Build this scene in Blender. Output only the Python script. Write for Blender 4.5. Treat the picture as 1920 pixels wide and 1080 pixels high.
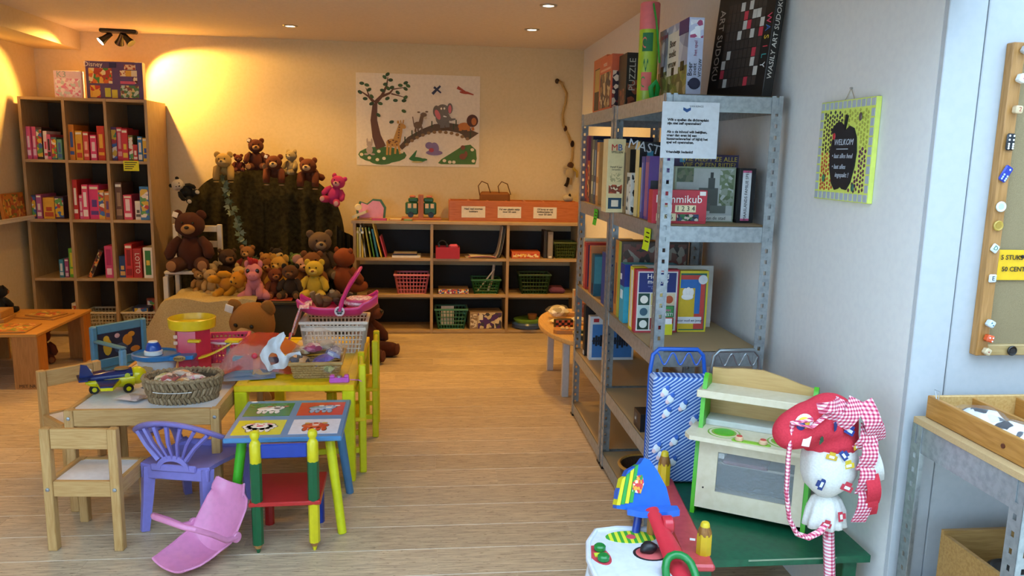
import bpy, math, random
from mathutils import Vector, Matrix, Euler, noise
from math import sin, cos, pi, radians as rad
random.seed(7)
SC = bpy.context.scene
for o in list(bpy.data.objects): bpy.data.objects.remove(o)
COL = SC.collection

# ---------------------------------------------------------------- camera
cam_d = bpy.data.cameras.new('camera'); cam = bpy.data.objects.new('camera', cam_d); COL.objects.link(cam)
cam_d.sensor_fit = 'HORIZONTAL'; cam_d.sensor_width = 36.0; cam_d.lens = 36.0*1460/1920
cam_d.clip_start = 0.02
_r = Vector((0.99419575, -0.1054012, 0.02157284)); _u = Vector((-0.00359742, 0.16783631, 0.98580831)); _f = Vector((0.10752609, 0.98016405, -0.16648297))
cam.matrix_world = Matrix(((_r.x, _u.x, -_f.x, 0), (_r.y, _u.y, -_f.y, 0), (_r.z, _u.z, -_f.z, 1.5), (0, 0, 0, 1)))
SC.camera = cam

# ---------------------------------------------------------------- light
W = bpy.data.worlds.new('daylight'); SC.world = W; W.use_nodes = True
bg = W.node_tree.nodes['Background']; bg.inputs['Color'].default_value = (0.56, 0.77, 1.0, 1); bg.inputs['Strength'].default_value = 6.2
SC.view_settings.view_transform = 'Standard'; SC.view_settings.look = 'None'
SC.view_settings.gamma = 1.0; SC.view_settings.use_curve_mapping = False
SC.view_settings.exposure = 0.0
WARM = (1.0, 0.545, 0.12)

# ---------------------------------------------------------------- colour and materials
def lin(c): return c/12.92 if c <= 0.04045 else ((c+0.055)/1.055)**2.4
def rgb(h):
    if isinstance(h, str):
        h = h.lstrip('#'); return tuple(lin(int(h[i:i+2], 16)/255) for i in (0, 2, 4))
    return tuple(h)
MATS = {}
def nt(name):
    m = bpy.data.materials.new(name); m.use_nodes = True
    return m, m.node_tree.nodes, m.node_tree.links, m.node_tree.nodes['Principled BSDF']
def M(col, rough=0.5, metal=0.0, kind='plain', col2=None, sc=1.0, bump=0.0, **kw):
    """cached procedural material; kind: plain, wood, fur, cloth, art, speckle"""
    key = (col, rough, metal, kind, col2, sc, bump, tuple(sorted(kw.items())))
    if key in MATS: return MATS[key]
    m, N, L, B = nt(kind + '_' + str(col).strip('#')); MATS[key] = m
    c1 = rgb(col) + (1,); c2 = (rgb(col2) if col2 else tuple(x*0.72 for x in c1[:3])) + (1,)
    B.inputs['Roughness'].default_value = rough; B.inputs['Metallic'].default_value = metal
    B.inputs['Base Color'].default_value = c1
    tc = N.new('ShaderNodeTexCoord')
    def mapping(s):
        mp = N.new('ShaderNodeMapping'); mp.inputs['Scale'].default_value = s
        L.new(tc.outputs['Object'], mp.inputs['Vector'])
        oi = N.new('ShaderNodeObjectInfo'); mu = N.new('ShaderNodeMath'); mu.operation = 'MULTIPLY'; mu.inputs[1].default_value = 37.0
        L.new(oi.outputs['Random'], mu.inputs[0]); cx = N.new('ShaderNodeCombineXYZ')
        for i in range(3): L.new(mu.outputs[0], cx.inputs[i])
        L.new(cx.outputs[0], mp.inputs['Location']); return mp
    def ramp(fac, stops, interp='LINEAR'):
        r = N.new('ShaderNodeValToRGB'); r.color_ramp.interpolation = interp
        while len(r.color_ramp.elements) < len(stops): r.color_ramp.elements.new(0.5)
        for e, (p, c) in zip(r.color_ramp.elements, stops): e.position = p; e.color = c
        L.new(fac, r.inputs['Fac']); L.new(r.outputs['Color'], B.inputs['Base Color']); return r
    def bumpit(fac, st, d=0.002):
        b = N.new('ShaderNodeBump'); b.inputs['Strength'].default_value = st; b.inputs['Distance'].default_value = d
        L.new(fac, b.inputs['Height']); L.new(b.outputs['Normal'], B.inputs['Normal'])
    if kind == 'plain':
        mp = mapping((9*sc,)*3); n = N.new('ShaderNodeTexNoise'); n.inputs['Detail'].default_value = 3
        L.new(mp.outputs[0], n.inputs['Vector'])
        k = 0.93 if not col2 else None
        ramp(n.outputs['Fac'], [(0.35, c2 if col2 else tuple(x*k for x in c1[:3])+(1,)), (0.6, c1)])
        if bump: bumpit(n.outputs['Fac'], bump)
    elif kind == 'wood':          # grain along local axis given by kw axis
        ax = kw.get('axis', 0); s = [26*sc]*3; s[ax] = 2.2*sc
        mp = mapping(tuple(s)); n = N.new('ShaderNodeTexNoise'); n.inputs['Detail'].default_value = 5; n.inputs['Distortion'].default_value = 0.6
        L.new(mp.outputs[0], n.inputs['Vector'])
        ramp(n.outputs['Fac'], [(0.3, c2), (0.62, c1)]); bumpit(n.outputs['Fac'], 0.12, 0.001)
    elif kind == 'fur':
        mp = mapping((140*sc,)*3); n = N.new('ShaderNodeTexNoise'); n.inputs['Detail'].default_value = 2
        L.new(mp.outputs[0], n.inputs['Vector']); ramp(n.outputs['Fac'], [(0.3, c2), (0.65, c1)]); bumpit(n.outputs['Fac'], 0.9, 0.006)
        B.inputs['Sheen Weight'].default_value = 0.08; B.inputs['Sheen Roughness'].default_value = 0.6
        B.inputs['Specular IOR Level'].default_value = 0.1
    elif kind == 'cloth':
        mp = mapping((60*sc,)*3); n = N.new('ShaderNodeTexNoise'); n.inputs['Detail'].default_value = 3
        L.new(mp.outputs[0], n.inputs['Vector']); ramp(n.outputs['Fac'], [(0.3, c2), (0.65, c1)]); bumpit(n.outputs['Fac'], 0.4, 0.003)
        B.inputs['Specular IOR Level'].default_value = 0.15
    elif kind == 'art':           # flat printed picture: patches of several colours
        cols = [rgb(c)+(1,) for c in kw['cols'].split()]
        mp = mapping((24*sc,)*3); n = N.new('ShaderNodeTexVoronoi'); n.inputs['Scale'].default_value = 1.0
        L.new(mp.outputs[0], n.inputs['Vector']); sp = N.new('ShaderNodeSeparateColor'); L.new(n.outputs['Color'], sp.inputs[0])
        ramp(sp.outputs[0], [(i/len(cols), c) for i, c in enumerate(cols)], 'CONSTANT')
    elif kind == 'speckle':
        mp = mapping((260*sc,)*3); n = N.new('ShaderNodeTexNoise'); n.inputs['Detail'].default_value = 2
        L.new(mp.outputs[0], n.inputs['Vector']); ramp(n.outputs['Fac'], [(0.42, c2), (0.56, c1)])
        if bump: bumpit(n.outputs['Fac'], bump)
    elif kind == 'clear':         # thin clear film
        B.inputs['Transmission Weight'].default_value = 0.0; B.inputs['Alpha'].default_value = kw.get('alpha', 0.25)
        mp = mapping((30,)*3); n = N.new('ShaderNodeTexNoise'); n.inputs['Detail'].default_value = 2
        L.new(mp.outputs[0], n.inputs['Vector']); bumpit(n.outputs['Fac'], 0.8, 0.01)
    if 'coat' in kw: B.inputs['Coat Weight'].default_value = kw['coat']
    return m
def plastic(c, r=0.28): return M(c, r)
def paint(c, r=0.4): return M(c, r)
def paper(c, r=0.6): return M(c, r)
def fur(c, c2=None, sc=1.0): return M(c, 0.9, 0, 'fur', c2, sc)
def wood(c, c2=None, axis=0, r=0.45, sc=1.0): return M(c, r, 0, 'wood', c2, sc, axis=axis)
def art(cols, sc=1.0, r=0.4): return M('#808080', r, 0, 'art', None, sc, cols=cols)

# ---------------------------------------------------------------- mesh pieces: each returns (verts, faces)
def box(sx, sy, sz, b=0.0, c=(0, 0, 0)):
    """box centred in x,y, from z=0 up, with chamfered edges of width b"""
    x, y, z = sx/2, sy/2, sz/2; V = []; F = []; cx, cy, cz = c
    b = min(b, x*0.9, y*0.9, z*0.9)
    if b <= 0:
        V = [(i*x+cx, j*y+cy, k*z+z+cz) for i in (-1, 1) for j in (-1, 1) for k in (-1, 1)]
        return V, [(0, 1, 3, 2), (4, 6, 7, 5), (0, 4, 5, 1), (2, 3, 7, 6), (0, 2, 6, 4), (1, 5, 7, 3)]
    idx = {}
    for i in (-1, 1):
        for j in (-1, 1):
            for k in (-1, 1):
                for a in range(3):
                    p = [i*(x-b), j*(y-b), k*(z-b)]; p[a] += (i, j, k)[a]*b
                    idx[(i, j, k, a)] = len(V); V.append((p[0]+cx, p[1]+cy, p[2]+z+cz))
    q = [(-1, -1), (1, -1), (1, 1), (-1, 1)]
    for a in range(3):
        o = [t for t in range(3) if t != a]
        for s in (-1, 1):
            f = []
            for m_, n_ in q:
                k = [0, 0, 0]; k[a] = s; k[o[0]] = m_; k[o[1]] = n_; f.append(idx[tuple(k)+(a,)])
            F.append(tuple(f) if (s == 1) == (a != 1) else tuple(reversed(f)))
    for a in range(3):                                   # edge chamfers along axis a
        o = [t for t in range(3) if t != a]
        for m_ in (-1, 1):
            for n_ in (-1, 1):
                def K(s, ax):
                    k = [0, 0, 0]; k[a] = s; k[o[0]] = m_; k[o[1]] = n_; return idx[tuple(k)+(ax,)]
                f = [K(-1, o[0]), K(1, o[0]), K(1, o[1]), K(-1, o[1])]
                F.append(tuple(f))
    for i in (-1, 1):
        for j in (-1, 1):
            for k in (-1, 1): F.append((idx[(i, j, k, 0)], idx[(i, j, k, 1)], idx[(i, j, k, 2)]))
    return V, F
def bx(x0, x1, y0, y1, z0, z1, b=0.0):
    return box(x1-x0, y1-y0, z1-z0, b, ((x0+x1)/2, (y0+y1)/2, z0))
def lathe(prof, n=20, cap0=True, cap1=True, sx=1.0, sy=1.0):
    V = []; F = []
    for r, z in prof:
        for i in range(n): a = 2*pi*i/n; V.append((r*cos(a)*sx, r*sin(a)*sy, z))
    for j in range(len(prof)-1):
        for i in range(n):
            i2 = (i+1) % n; F.append((j*n+i, j*n+i2, (j+1)*n+i2, (j+1)*n+i))
    if cap0: F.append(tuple(reversed(range(n))))
    if cap1: F.append(tuple((len(prof)-1)*n+i for i in range(n)))
    return V, F
def cyl(r, h, n=16, r2=None, b=0.0):
    r2 = r if r2 is None else r2
    if b: return lathe([(r-b, 0), (r, b), (r2, h-b), (r2-b, h)], n)
    return lathe([(r, 0), (r2, h)], n)
def ball(rx, ry=None, rz=None, nu=14, nv=9, jit=0.0, c=(0, 0, 0)):
    ry = rx if ry is None else ry; rz = rx if rz is None else rz
    V = [(0+c[0], 0+c[1], -rz+c[2])]; F = []
    for j in range(1, nv):
        t = -pi/2+pi*j/nv
        for i in range(nu):
            a = 2*pi*i/nu; k = 1+random.uniform(-jit, jit)
            V.append((rx*cos(t)*cos(a)*k+c[0], ry*cos(t)*sin(a)*k+c[1], rz*sin(t)*k+c[2]))
    V.append((c[0], c[1], rz+c[2])); top = len(V)-1
    for i in range(nu):
        i2 = (i+1) % nu; F.append((0, 1+i2, 1+i)); F.append((top, 1+(nv-2)*nu+i, 1+(nv-2)*nu+i2))
        for j in range(nv-2): a = 1+j*nu; F.append((a+i, a+i2, a+nu+i2, a+nu+i))
    return V, F
def tube(pts, r, n=8, closed=False, flat=1.0):
    P = [Vector(p) for p in pts]; m = len(P); R = r if isinstance(r, (list, tuple)) else [r]*m
    V = []; F = []; up = None
    for i in range(m):
        if closed: t = (P[(i+1) % m]-P[i-1])
        else: t = P[min(i+1, m-1)]-P[max(i-1, 0)]
        t.normalize()
        if up is None:
            up = Vector((0, 0, 1)) if abs(t.z) < 0.9 else Vector((1, 0, 0))
        s = t.cross(up); s.normalize(); up = s.cross(t); up.normalize()
        for k in range(n):
            a = 2*pi*k/n; V.append(tuple(P[i]+s*(cos(a)*R[i])+up*(sin(a)*R[i]*flat)))
    for i in range(m if closed else m-1):
        j = (i+1) % m
        for k in range(n):
            k2 = (k+1) % n; F.append((i*n+k, i*n+k2, j*n+k2, j*n+k))
    if not closed: F.append(tuple(reversed(range(n)))); F.append(tuple((m-1)*n+k for k in range(n)))
    return V, F
def prism(poly, h, z=0.0):
    n = len(poly); V = [(x, y, z) for x, y in poly]+[(x, y, z+h) for x, y in poly]
    a = sum(poly[i][0]*poly[(i+1) % n][1]-poly[(i+1) % n][0]*poly[i][1] for i in range(n))
    F = [tuple(reversed(range(n))), tuple(range(n, 2*n))]+[(i, (i+1) % n, n+(i+1) % n, n+i) for i in range(n)]
    if a < 0: F = [tuple(reversed(f)) for f in F]
    return V, F
def sheet(fn, nu, nv, th=0.0):
    """surface fn(u,v)->xyz over 0..1, with thickness th"""
    P = [[Vector(fn(i/nu, j/nv)) for j in range(nv+1)] for i in range(nu+1)]; V = []; F = []
    w = nv+1; V = [tuple(p) for r in P for p in r]
    F = [(i*w+j, (i+1)*w+j, (i+1)*w+j+1, i*w+j+1) for i in range(nu) for j in range(nv)]
    if th:
        n0 = len(V)
        for i in range(nu+1):
            for j in range(nv+1):
                a = P[min(i+1, nu)][j]-P[max(i-1, 0)][j]; b = P[i][min(j+1, nv)]-P[i][max(j-1, 0)]
                n = a.cross(b); n = n.normalized() if n.length > 1e-9 else Vector((0, 0, 1)); V.append(tuple(P[i][j]-n*th))
        F += [tuple(n0+k for k in reversed(f)) for f in list(F)]
        for i in range(nu):
            F.append((i*w, n0+i*w, n0+(i+1)*w, (i+1)*w)); F.append((i*w+nv, (i+1)*w+nv, n0+(i+1)*w+nv, n0+i*w+nv))
        for j in range(nv):
            F.append((j, j+1, n0+j+1, n0+j)); F.append((nu*w+j, n0+nu*w+j, n0+nu*w+j+1, nu*w+j+1))
    return V, F
def tf(vf, loc=(0, 0, 0), rot=(0, 0, 0), sc=(1, 1, 1)):
    m = Matrix.LocRotScale(Vector(loc), Euler(rot), Vector(sc)); return [tuple(m @ Vector(v)) for v in vf[0]], vf[1]
def wob(vf, amp, fr, seed=0):
    out = []
    for v in vf[0]:
        p = Vector(v); out.append(tuple(p+noise.noise_vector(p*fr+Vector((seed, seed*1.7, 0)))*amp))
    return out, vf[1]
def join(*vfs):
    V = []; F = []
    for v, f in vfs:
        n = len(V); V += v; F += [tuple(i+n for i in g) for g in f]
    return V, F
def mesh(name, vf, mat, smooth=40):
    me = bpy.data.meshes.new(name); me.from_pydata(vf[0], [], vf[1])
    if mat is not None: me.materials.append(mat)
    if smooth: me.shade_smooth(); me.set_sharp_from_angle(angle=rad(smooth))
    me.update(); return me
def link(name, me, parent=None, loc=(0, 0, 0), rot=(0, 0, 0), sc=(1, 1, 1)):
    o = bpy.data.objects.new(name, me); COL.objects.link(o); o.location = loc; o.rotation_euler = rot; o.scale = sc
    if parent is not None: o.parent = parent
    return o
def part(name, vf, mat, parent=None, loc=(0, 0, 0), rot=(0, 0, 0), smooth=40, label=None):
    o = link(name, mesh(name, vf, mat, smooth), parent, loc, rot)
    if label: o['label'] = label
    return o
def tag(o, label, cat, group=None):
    o['label'] = label; o['category'] = cat
    if group: o['group'] = group
    return o
def thing(name, label, cat, loc=(0, 0, 0), rot=0.0, group=None):
    o = bpy.data.objects.new(name, None); COL.objects.link(o); o.empty_display_size = 0.05
    o.location = loc; o.rotation_euler = (0, 0, rot) if isinstance(rot, (int, float)) else rot
    return tag(o, label, cat, group)
def solid(name, vf, mat, label, cat, loc=(0, 0, 0), rot=0.0, group=None, smooth=40):
    o = part(name, vf, mat, None, loc, (0, 0, rot) if isinstance(rot, (int, float)) else rot, smooth)
    return tag(o, label, cat, group)
def struct(name, vf, mat, label=None, smooth=0):
    o = part(name, vf, mat, None, smooth=smooth); o['kind'] = 'structure'
    if label: o['label'] = label
    return o
def dup(root, loc, rot=None, label=None):
    def cp(o, par):
        c = o.copy(); COL.objects.link(c); c.parent = par
        for ch in [x for x in bpy.data.objects if x.parent == o]: cp(ch, c)
        return c
    r = cp(root, None); r.location = loc
    if rot is not None: r.rotation_euler = (0, 0, rot) if isinstance(rot, (int, float)) else rot
    if label: r['label'] = label
    return r
def text(s, size, mat, parent, loc, rot=(pi/2, 0, 0), align='CENTER', name='lettering', sx=1.0, shear=0.0, bold=0.0, sp=1.0):
    c = bpy.data.curves.new('t', 'FONT'); c.body = s; c.size = size; c.align_x = align; c.align_y = 'CENTER'
    c.resolution_u = 2; c.extrude = 0.0003; c.shear = shear; c.offset = bold; c.space_line = sp
    t = bpy.data.objects.new('t', c); COL.objects.link(t)
    me = bpy.data.meshes.new_from_object(t)
    bpy.data.objects.remove(t); bpy.data.curves.remove(c)
    me.materials.clear(); me.materials.append(mat)
    return link(name, me, parent, loc, rot, (sx, 1, 1))
ORD = ['first', 'second', 'third', 'fourth', 'fifth', 'sixth', 'seventh', 'eighth', 'ninth', 'tenth', 'eleventh', 'twelfth']
INK = M('#101014', 0.6); WHITE = M('#f2f2ee', 0.5)
# ================================================================ the setting
XL, XR, YB, YF, ZC = -3.16, 1.335, 6.87, 1.97, 2.42
wallm = M('#d2bf98', 0.85, bump=0.05, col2='#cebb92'); ceilm = M('#d8cdbd', 0.9, col2='#d3c7b6')
whitew = M('#dfe3e6', 0.7, col2='#dbe0e3'); panelw = M('#b4b8bc', 0.6, col2='#b0b5b9')
struct('wall_back', bx(XL-.1, XR+.1, YB, YB+.1, 0, ZC+.05), wallm, 'cream back wall of the play corner')
struct('wall_left', bx(XL-.1, XL, .5, YB, 0, ZC+.5), wallm, 'cream side wall behind the ledge')
struct('wall_right', bx(XR, XR+.06, YF+.02, YB, 0, ZC+.5), M('#dadad8', 0.8, col2='#d6d6d5'), 'pale grey side wall behind the metal racking')
struct('ceiling', bx(XL-.1, XR+.1, 1.8, YB, ZC, ZC+.08), ceilm, 'cream ceiling with recessed downlights')
struct('trim_1', bx(XL, -2.80, 1.8, YB, 2.275, ZC), wallm, 'boxed-in beam under the ceiling')
wf = struct('wall_front', bx(XR+.06, 3.3, YF+.02, YF+.12, 0, 2.9), M('#5a5f63', .8), 'white panelled end wall with a dark joint')
part('panel', bx(XR, 1.442, YF, YF+.02, 0, 2.9, .002), panelw, wf); part('panel', bx(1.4455, 3.3, YF, YF+.02, 0, 2.9, .002), panelw, wf)
# unseen front room behind the camera; side window and skylight added for daylight
struct('wall_rear', bx(XL-.1, 3.4, -2.7, -2.6, 0, 2.95), whitew)  # unseen rear wall, solid so no sky light enters here
struct('wall_left_added_window', join(bx(XL-.1, XL, -2.6, .5, 0, .45), bx(XL-.1, XL, -2.6, .5, 2.5, 2.95), bx(XL-.1, XL, -2.6, -2.4, .45, 2.5)), whitew)  # side opening added to light the right wall
struct('wall_side', bx(3.3, 3.4, -2.6, YF+.1, 0, 2.95), whitew)
struct('ceiling_front', join(bx(XL-.1, 3.4, 1.7, 1.8, 2.85, 2.95), bx(XL-.1, 3.4, -2.7, -1.1, 2.85, 2.95), bx(XL-.1, -1.6, -1.1, 1.7, 2.85, 2.95), bx(2.8, 3.4, -1.1, 1.7, 2.85, 2.95)), whitew)  # skylight opening shaped so daylight fades quickly with depth
struct('trim_2', bx(XL-.1, XR+.06, 1.72, 1.92, 1.97, 2.95), whitew, 'added unseen header that keeps skylight out of the play corner')  # unseen header added to cut the skylight reaching the back wall
struct('trim_3', bx(XR+.06, 3.4, 1.75, 1.95, 2.75, 2.95), whitew)
fl = struct('floor', bx(XL-.1, 3.4, -2.7, YB, -.05, -.0009), M('#f0e6d4', .6), 'wood laminate floor of long planks')
def plank_mat():
    m, N, L, B = nt('laminate'); tc = N.new('ShaderNodeTexCoord'); oi = N.new('ShaderNodeObjectInfo')
    mu = N.new('ShaderNodeMath'); mu.operation = 'MULTIPLY'; mu.inputs[1].default_value = 53; L.new(oi.outputs['Random'], mu.inputs[0])
    cx = N.new('ShaderNodeCombineXYZ'); L.new(mu.outputs[0], cx.inputs[0]); L.new(mu.outputs[0], cx.inputs[1]); L.new(mu.outputs[0], cx.inputs[2])
    def nz(s, det, dist=0.0):
        mp = N.new('ShaderNodeMapping'); mp.inputs['Scale'].default_value = s; L.new(tc.outputs['Object'], mp.inputs[0]); L.new(cx.outputs[0], mp.inputs['Location'])
        n = N.new('ShaderNodeTexNoise'); n.inputs['Detail'].default_value = det; n.inputs['Distortion'].default_value = dist; L.new(mp.outputs[0], n.inputs[0]); return n
    n1 = nz((2.0, 26, 26), 6, .5); n2 = nz((7, 38, 38), 3, .8)
    r = N.new('ShaderNodeValToRGB'); e = r.color_ramp.elements; e[0].position = .30; e[0].color = rgb('#a08b74')+(1,); e[1].position = .68; e[1].color = rgb('#d0b998')+(1,)
    L.new(n1.outputs['Fac'], r.inputs[0])
    r2 = N.new('ShaderNodeValToRGB'); e = r2.color_ramp.elements; e[0].position = .28; e[0].color = (.25, .20, .15, 1); e[1].position = .40; e[1].color = (1, 1, 1, 1)
    L.new(n2.outputs['Fac'], r2.inputs[0])
    mx = N.new('ShaderNodeMix'); mx.data_type = 'RGBA'; mx.blend_type = 'MULTIPLY'; mx.inputs[0].default_value = .8; L.new(r.outputs[0], mx.inputs[6]); L.new(r2.outputs[0], mx.inputs[7])
    hv = N.new('ShaderNodeHueSaturation'); mr = N.new('ShaderNodeMapRange'); mr.inputs[3].default_value = .90; mr.inputs[4].default_value = 1.08
    L.new(oi.outputs['Random'], mr.inputs[0]); L.new(mr.outputs[0], hv.inputs['Value']); L.new(mx.outputs[2], hv.inputs['Color'])
    L.new(hv.outputs[0], B.inputs['Base Color']); B.inputs['Roughness'].default_value = .42
    bp = N.new('ShaderNodeBump'); bp.inputs['Strength'].default_value = .08; L.new(n1.outputs['Fac'], bp.inputs['Height']); L.new(bp.outputs[0], B.inputs['Normal'])
    return m
pm = plank_mat(); PW = .1915
pmesh = {l: mesh('plank', box(l-.0002, PW-.0042, .012, .0005), pm, 0) for l in (1.28, .64, .9)}
row = 0; y = 3.003-PW*9
while y < YB-.02:
    x = XL + [-.9, -.35, -.64, -.1, -1.1][row % 5]
    while x < XR:
        l = 1.28
        if x+.2 > XL-1.3: link('plank', pmesh[l], fl, (x+l/2, y+PW/2, -.012))
        x += l
    row += 1; y += PW

# ================================================================ lamps
lampm = bpy.data.materials.new('lamp_glow'); lampm.use_nodes = True
_b = lampm.node_tree.nodes['Principled BSDF']; _b.inputs['Emission Color'].default_value = (1, .86, .6, 1); _b.inputs['Emission Strength'].default_value = 14
def spot(parent, loc, aim, power, ang, blend=.6, r=.025, col=WARM):
    d = bpy.data.lights.new('lamp_light', 'SPOT'); d.energy = power; d.color = col; d.spot_size = rad(ang); d.spot_blend = blend; d.shadow_soft_size = r
    o = bpy.data.objects.new('lamp_light', d); COL.objects.link(o); o.parent = parent; o.location = loc
    o.rotation_euler = (Vector(aim)-Vector(loc)).to_track_quat('-Z', 'Y').to_euler(); return o
steel = M('#b9bcc0', .3, .9)
for i, (x, y, lb) in enumerate(((-1.02, 6.15, 'recessed ceiling downlight nearest the black rail spotlight'), (.73, 4.95, 'recessed ceiling downlight at the top edge of the picture'), (.75, 5.88, 'recessed ceiling downlight above the empty wall beside the poster'),
                                (-1.02, 4.9, 'added unseen ceiling downlight above the yellow table'), (-2.4, 4.9, 'added unseen ceiling downlight above the puzzle table'), (-.15, 4.3, 'added unseen ceiling downlight above the aisle'))):  # these three are unseen, added for warm light on the floor
    t = thing('downlight', lb, 'lamp', (x, y, ZC), 0, 'recessed downlights')
    part('ring', lathe([(.036, -.004), (.038, -.008), (.052, -.007), (.056, 0)], 24, False, False), steel, t)
    part('bulb', lathe([(.034, -.004), (.02, -.006), (.001, -.0065)], 20, False, True), lampm, t)
    spot(t, (0, 0, -.02), (0, 0, -2), 16 if i == 5 else 40 if i == 3 else 68, 125, .9, .03)
blk = M('#0b0b0c', .35)
t = thing('rail_spotlight', 'black ceiling spotlight bar with three adjustable heads, one glowing', 'lamp', (-2.43, 6.68, ZC))
part('base', tf(box(.27, .07, .03, .008), (0, 0, -.03), (0, 0, rad(6))), blk, t)
for hx, aim, lit in ((-.085, (-.75, -.45, -.75), 1), (.02, (-.12, .14, -.16), 0), (.05, (.18, -.05, -.2), 0)):
    a = Vector(aim).normalized(); p0 = Vector((hx, 0, -.055))
    h = part('spot_head', tube([p0-a*.035, p0+a*.005, p0+a*.03, p0+a*.07], [.018, .022, .024, .036], 14), blk, t)
    part('arm', tube([(hx, 0, -.028), (hx, 0, -.055)], .006, 6), blk, h)
    if lit: part('bulb', tube([p0+a*.069, p0+a*.073], [.033, .030], 14), lampm, h)
spot(t, (-.1, -.06, -.11), (-1.0, -1.2, -1.3), 150, 90, .5)
spot(t, (.085, -.08, -.12), (.78, .19, -.78), 175, 92, .35)

# ================================================================ bookcases
pineb = wood('#b89c74', '#a3865c', 0); pinev = wood('#b0946e', '#9c8058', 2); darkback = M('#23272c', .8)
TB = dict(x0=-3.10, x1=-2.16, y=6.42, h=1.87)
t = thing('tall_bookcase', 'tall wooden bookcase of twelve open cubbies in the corner', 'bookcase', (TB['x0'], TB['y'], 0))
for x in (0, .313, .617, .918): part('upright', bx(x, x+.022, 0, .44, 0, 1.87, .001), pinev, t)
TBZ = [.045, .475, .94, 1.40]                            # tops of the boards
for z in TBZ+[1.87]:
    for x0, x1 in ((.022, .313), (.335, .617), (.639, .918)):
        part('shelf', bx(x0, x1, .002, .44, z-.022, z, .001), pineb, t)
part('plinth', bx(.022, .918, .03, .045, 0, .023), pineb, t)
for x0, x1 in ((.022, .25), (.335, .56), (.639, .84)): part('back_panel', bx(x0, x1, .432, .439, .05, 1.848), M('#4a3a2b', .8), t)
LB = dict(x0=-.615, x1=1.29, y=6.51, h=.955)
t = thing('low_bookcase', 'low wide wooden bookcase with nine open compartments under the poster', 'bookcase', (LB['x0'], LB['y'], 0))
for x in (0, .635, 1.275, 1.885): part('upright', bx(x, x+.024, 0, .35, 0, .93, .001), pinev, t)
part('top_board', bx(-.012, 1.915, -.012, .355, .93, .955, .002), pineb, t)
LBZ = [.028, .335, .645]
for z in LBZ:
    for x0, x1 in ((.024, .635), (.659, 1.275), (1.299, 1.885)):
        part('shelf', bx(x0, x1, .002, .35, z-.024, z, .001), pineb, t)
        part('back_panel', bx(x0, x1, .338, .346, z, z+.205), darkback, t)

# ================================================================ metal racking
galv = M('#aab2b5', .36, .6, 'plain', '#979fa3', 1.2); chip = M('#b49a72', .7, 0, 'speckle', '#98805a')
RX0, RX1 = .85, 1.29
def post_vf(h):
    P = []; w = .042; th = .002; n = int(h/.042)
    def flange(swap):
        Q = [bx(0, .016, 0, th, 0, h), bx(w-.015, w, 0, th, 0, h)]
        for i in range(n): Q.append(bx(.016, w-.015, 0, th, i*.042, i*.042+.027))
        v = join(*Q)
        if swap: v = ([(y, x, z) for x, y, z in v[0]], [tuple(reversed(f)) for f in v[1]])
        return v
    return join(flange(0), flange(1))
postme = mesh('post', post_vf(1.738), galv, 0)
RZ = [.075, .40, .78, 1.26, 1.735]
def rack(y0, y1, lb):
    t = thing('metal_rack', lb, 'rack', (RX0, y0, 0), 0, 'galvanised racks'); w = RX1-RX0; d = y1-y0
    for x, y, r in ((0, 0, 0), (w, 0, pi/2), (w, d, pi), (0, d, -pi/2)):
        link('post', postme, t, (x, y, 0), (0, 0, r)); part('foot', bx(-.004, .046, -.004, .046, 0, .012, .003), blk, t, (x, y, 0), (0, 0, r))
    for z in RZ:
        for y in (.004, d-.034): part('cross_beam', join(bx(.003, w-.003, y, y+.002, z-.06, z), bx(.003, w-.003, y, y+.03, z-.002, z)) if y < .1 else join(bx(.003, w-.003, y+.028, y+.03, z-.06, z), bx(.003, w-.003, y, y+.03, z-.002, z)), galv, t, smooth=0)
        for x in (.003, w-.005): part('long_beam', bx(x, x+.002, .004, d-.004, z-.06, z), galv, t, smooth=0)
        part('shelf_board', bx(.008, w-.008, .008, d-.008, z-.012, z+.001), chip, t)
    return t
rack(2.80, 3.585, 'galvanised metal rack nearest the stick horse, with the taped notice')
rack(3.605, 4.38, 'galvanised metal rack next to the small round table')
# ================================================================ boxes, books, baskets
def cmat(c):
    if not isinstance(c, str): return c
    if c.startswith('art:'):
        p = c[4:].split('@'); return art(p[0], float(p[1]) if len(p) > 1 else 1.0)
    return paper(c, .42)
def game(label, x0, x1, y0, y1, z, h, col, deco=(), txt=(), group=None, rot=0.0, name='board_game', cat='game box', pages=None):
    """upright box: deco (face, u0,u1,v0,v1, colour), face y = towards the room's front, x = towards the aisle"""
    w, d = x1-x0, y1-y0; t = thing(name, label, cat, (x0, y0, z), rot, group)
    if pages:
        part('pages', bx(.003, w-.003, .004, d-.003, .003, h-.003), paper('#e9e2d0'), t)
        part('cover', join(bx(0, .002, 0, d, 0, h), bx(w-.002, w, 0, d, 0, h), bx(0, w, 0, .003, 0, h)), cmat(col), t)
    else:
        part('tray', bx(.001, w-.001, .001, d-.001, 0, h*.5), cmat(col), t); part('lid', bx(0, w, 0, d, h*.06, h, .001), cmat(col), t)
    for i, (f, u0, u1, v0, v1, c) in enumerate(deco):
        e = -.0006-.0003*i
        g = bx(u0*w, u1*w, e, .0005, v0*h, v1*h) if f == 'y' else bx(e, .0005, (1-u1)*d, (1-u0)*d, v0*h, v1*h)
        part('print', g, cmat(c), t)
    for f, u, v, size, s, c, a in txt:
        e = -.0012-.0003*len(deco); p, r = ((u*w, e, v*h), (pi/2, -a, 0)) if f == 'y' else ((e, (1-u)*d, v*h), (pi/2, -a, -pi/2))
        text(s, size, cmat(c), t, p, r)
    return t
TBX = [(-3.076, -2.790), (-2.763, -2.486), (-2.459, -2.185)]
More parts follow.
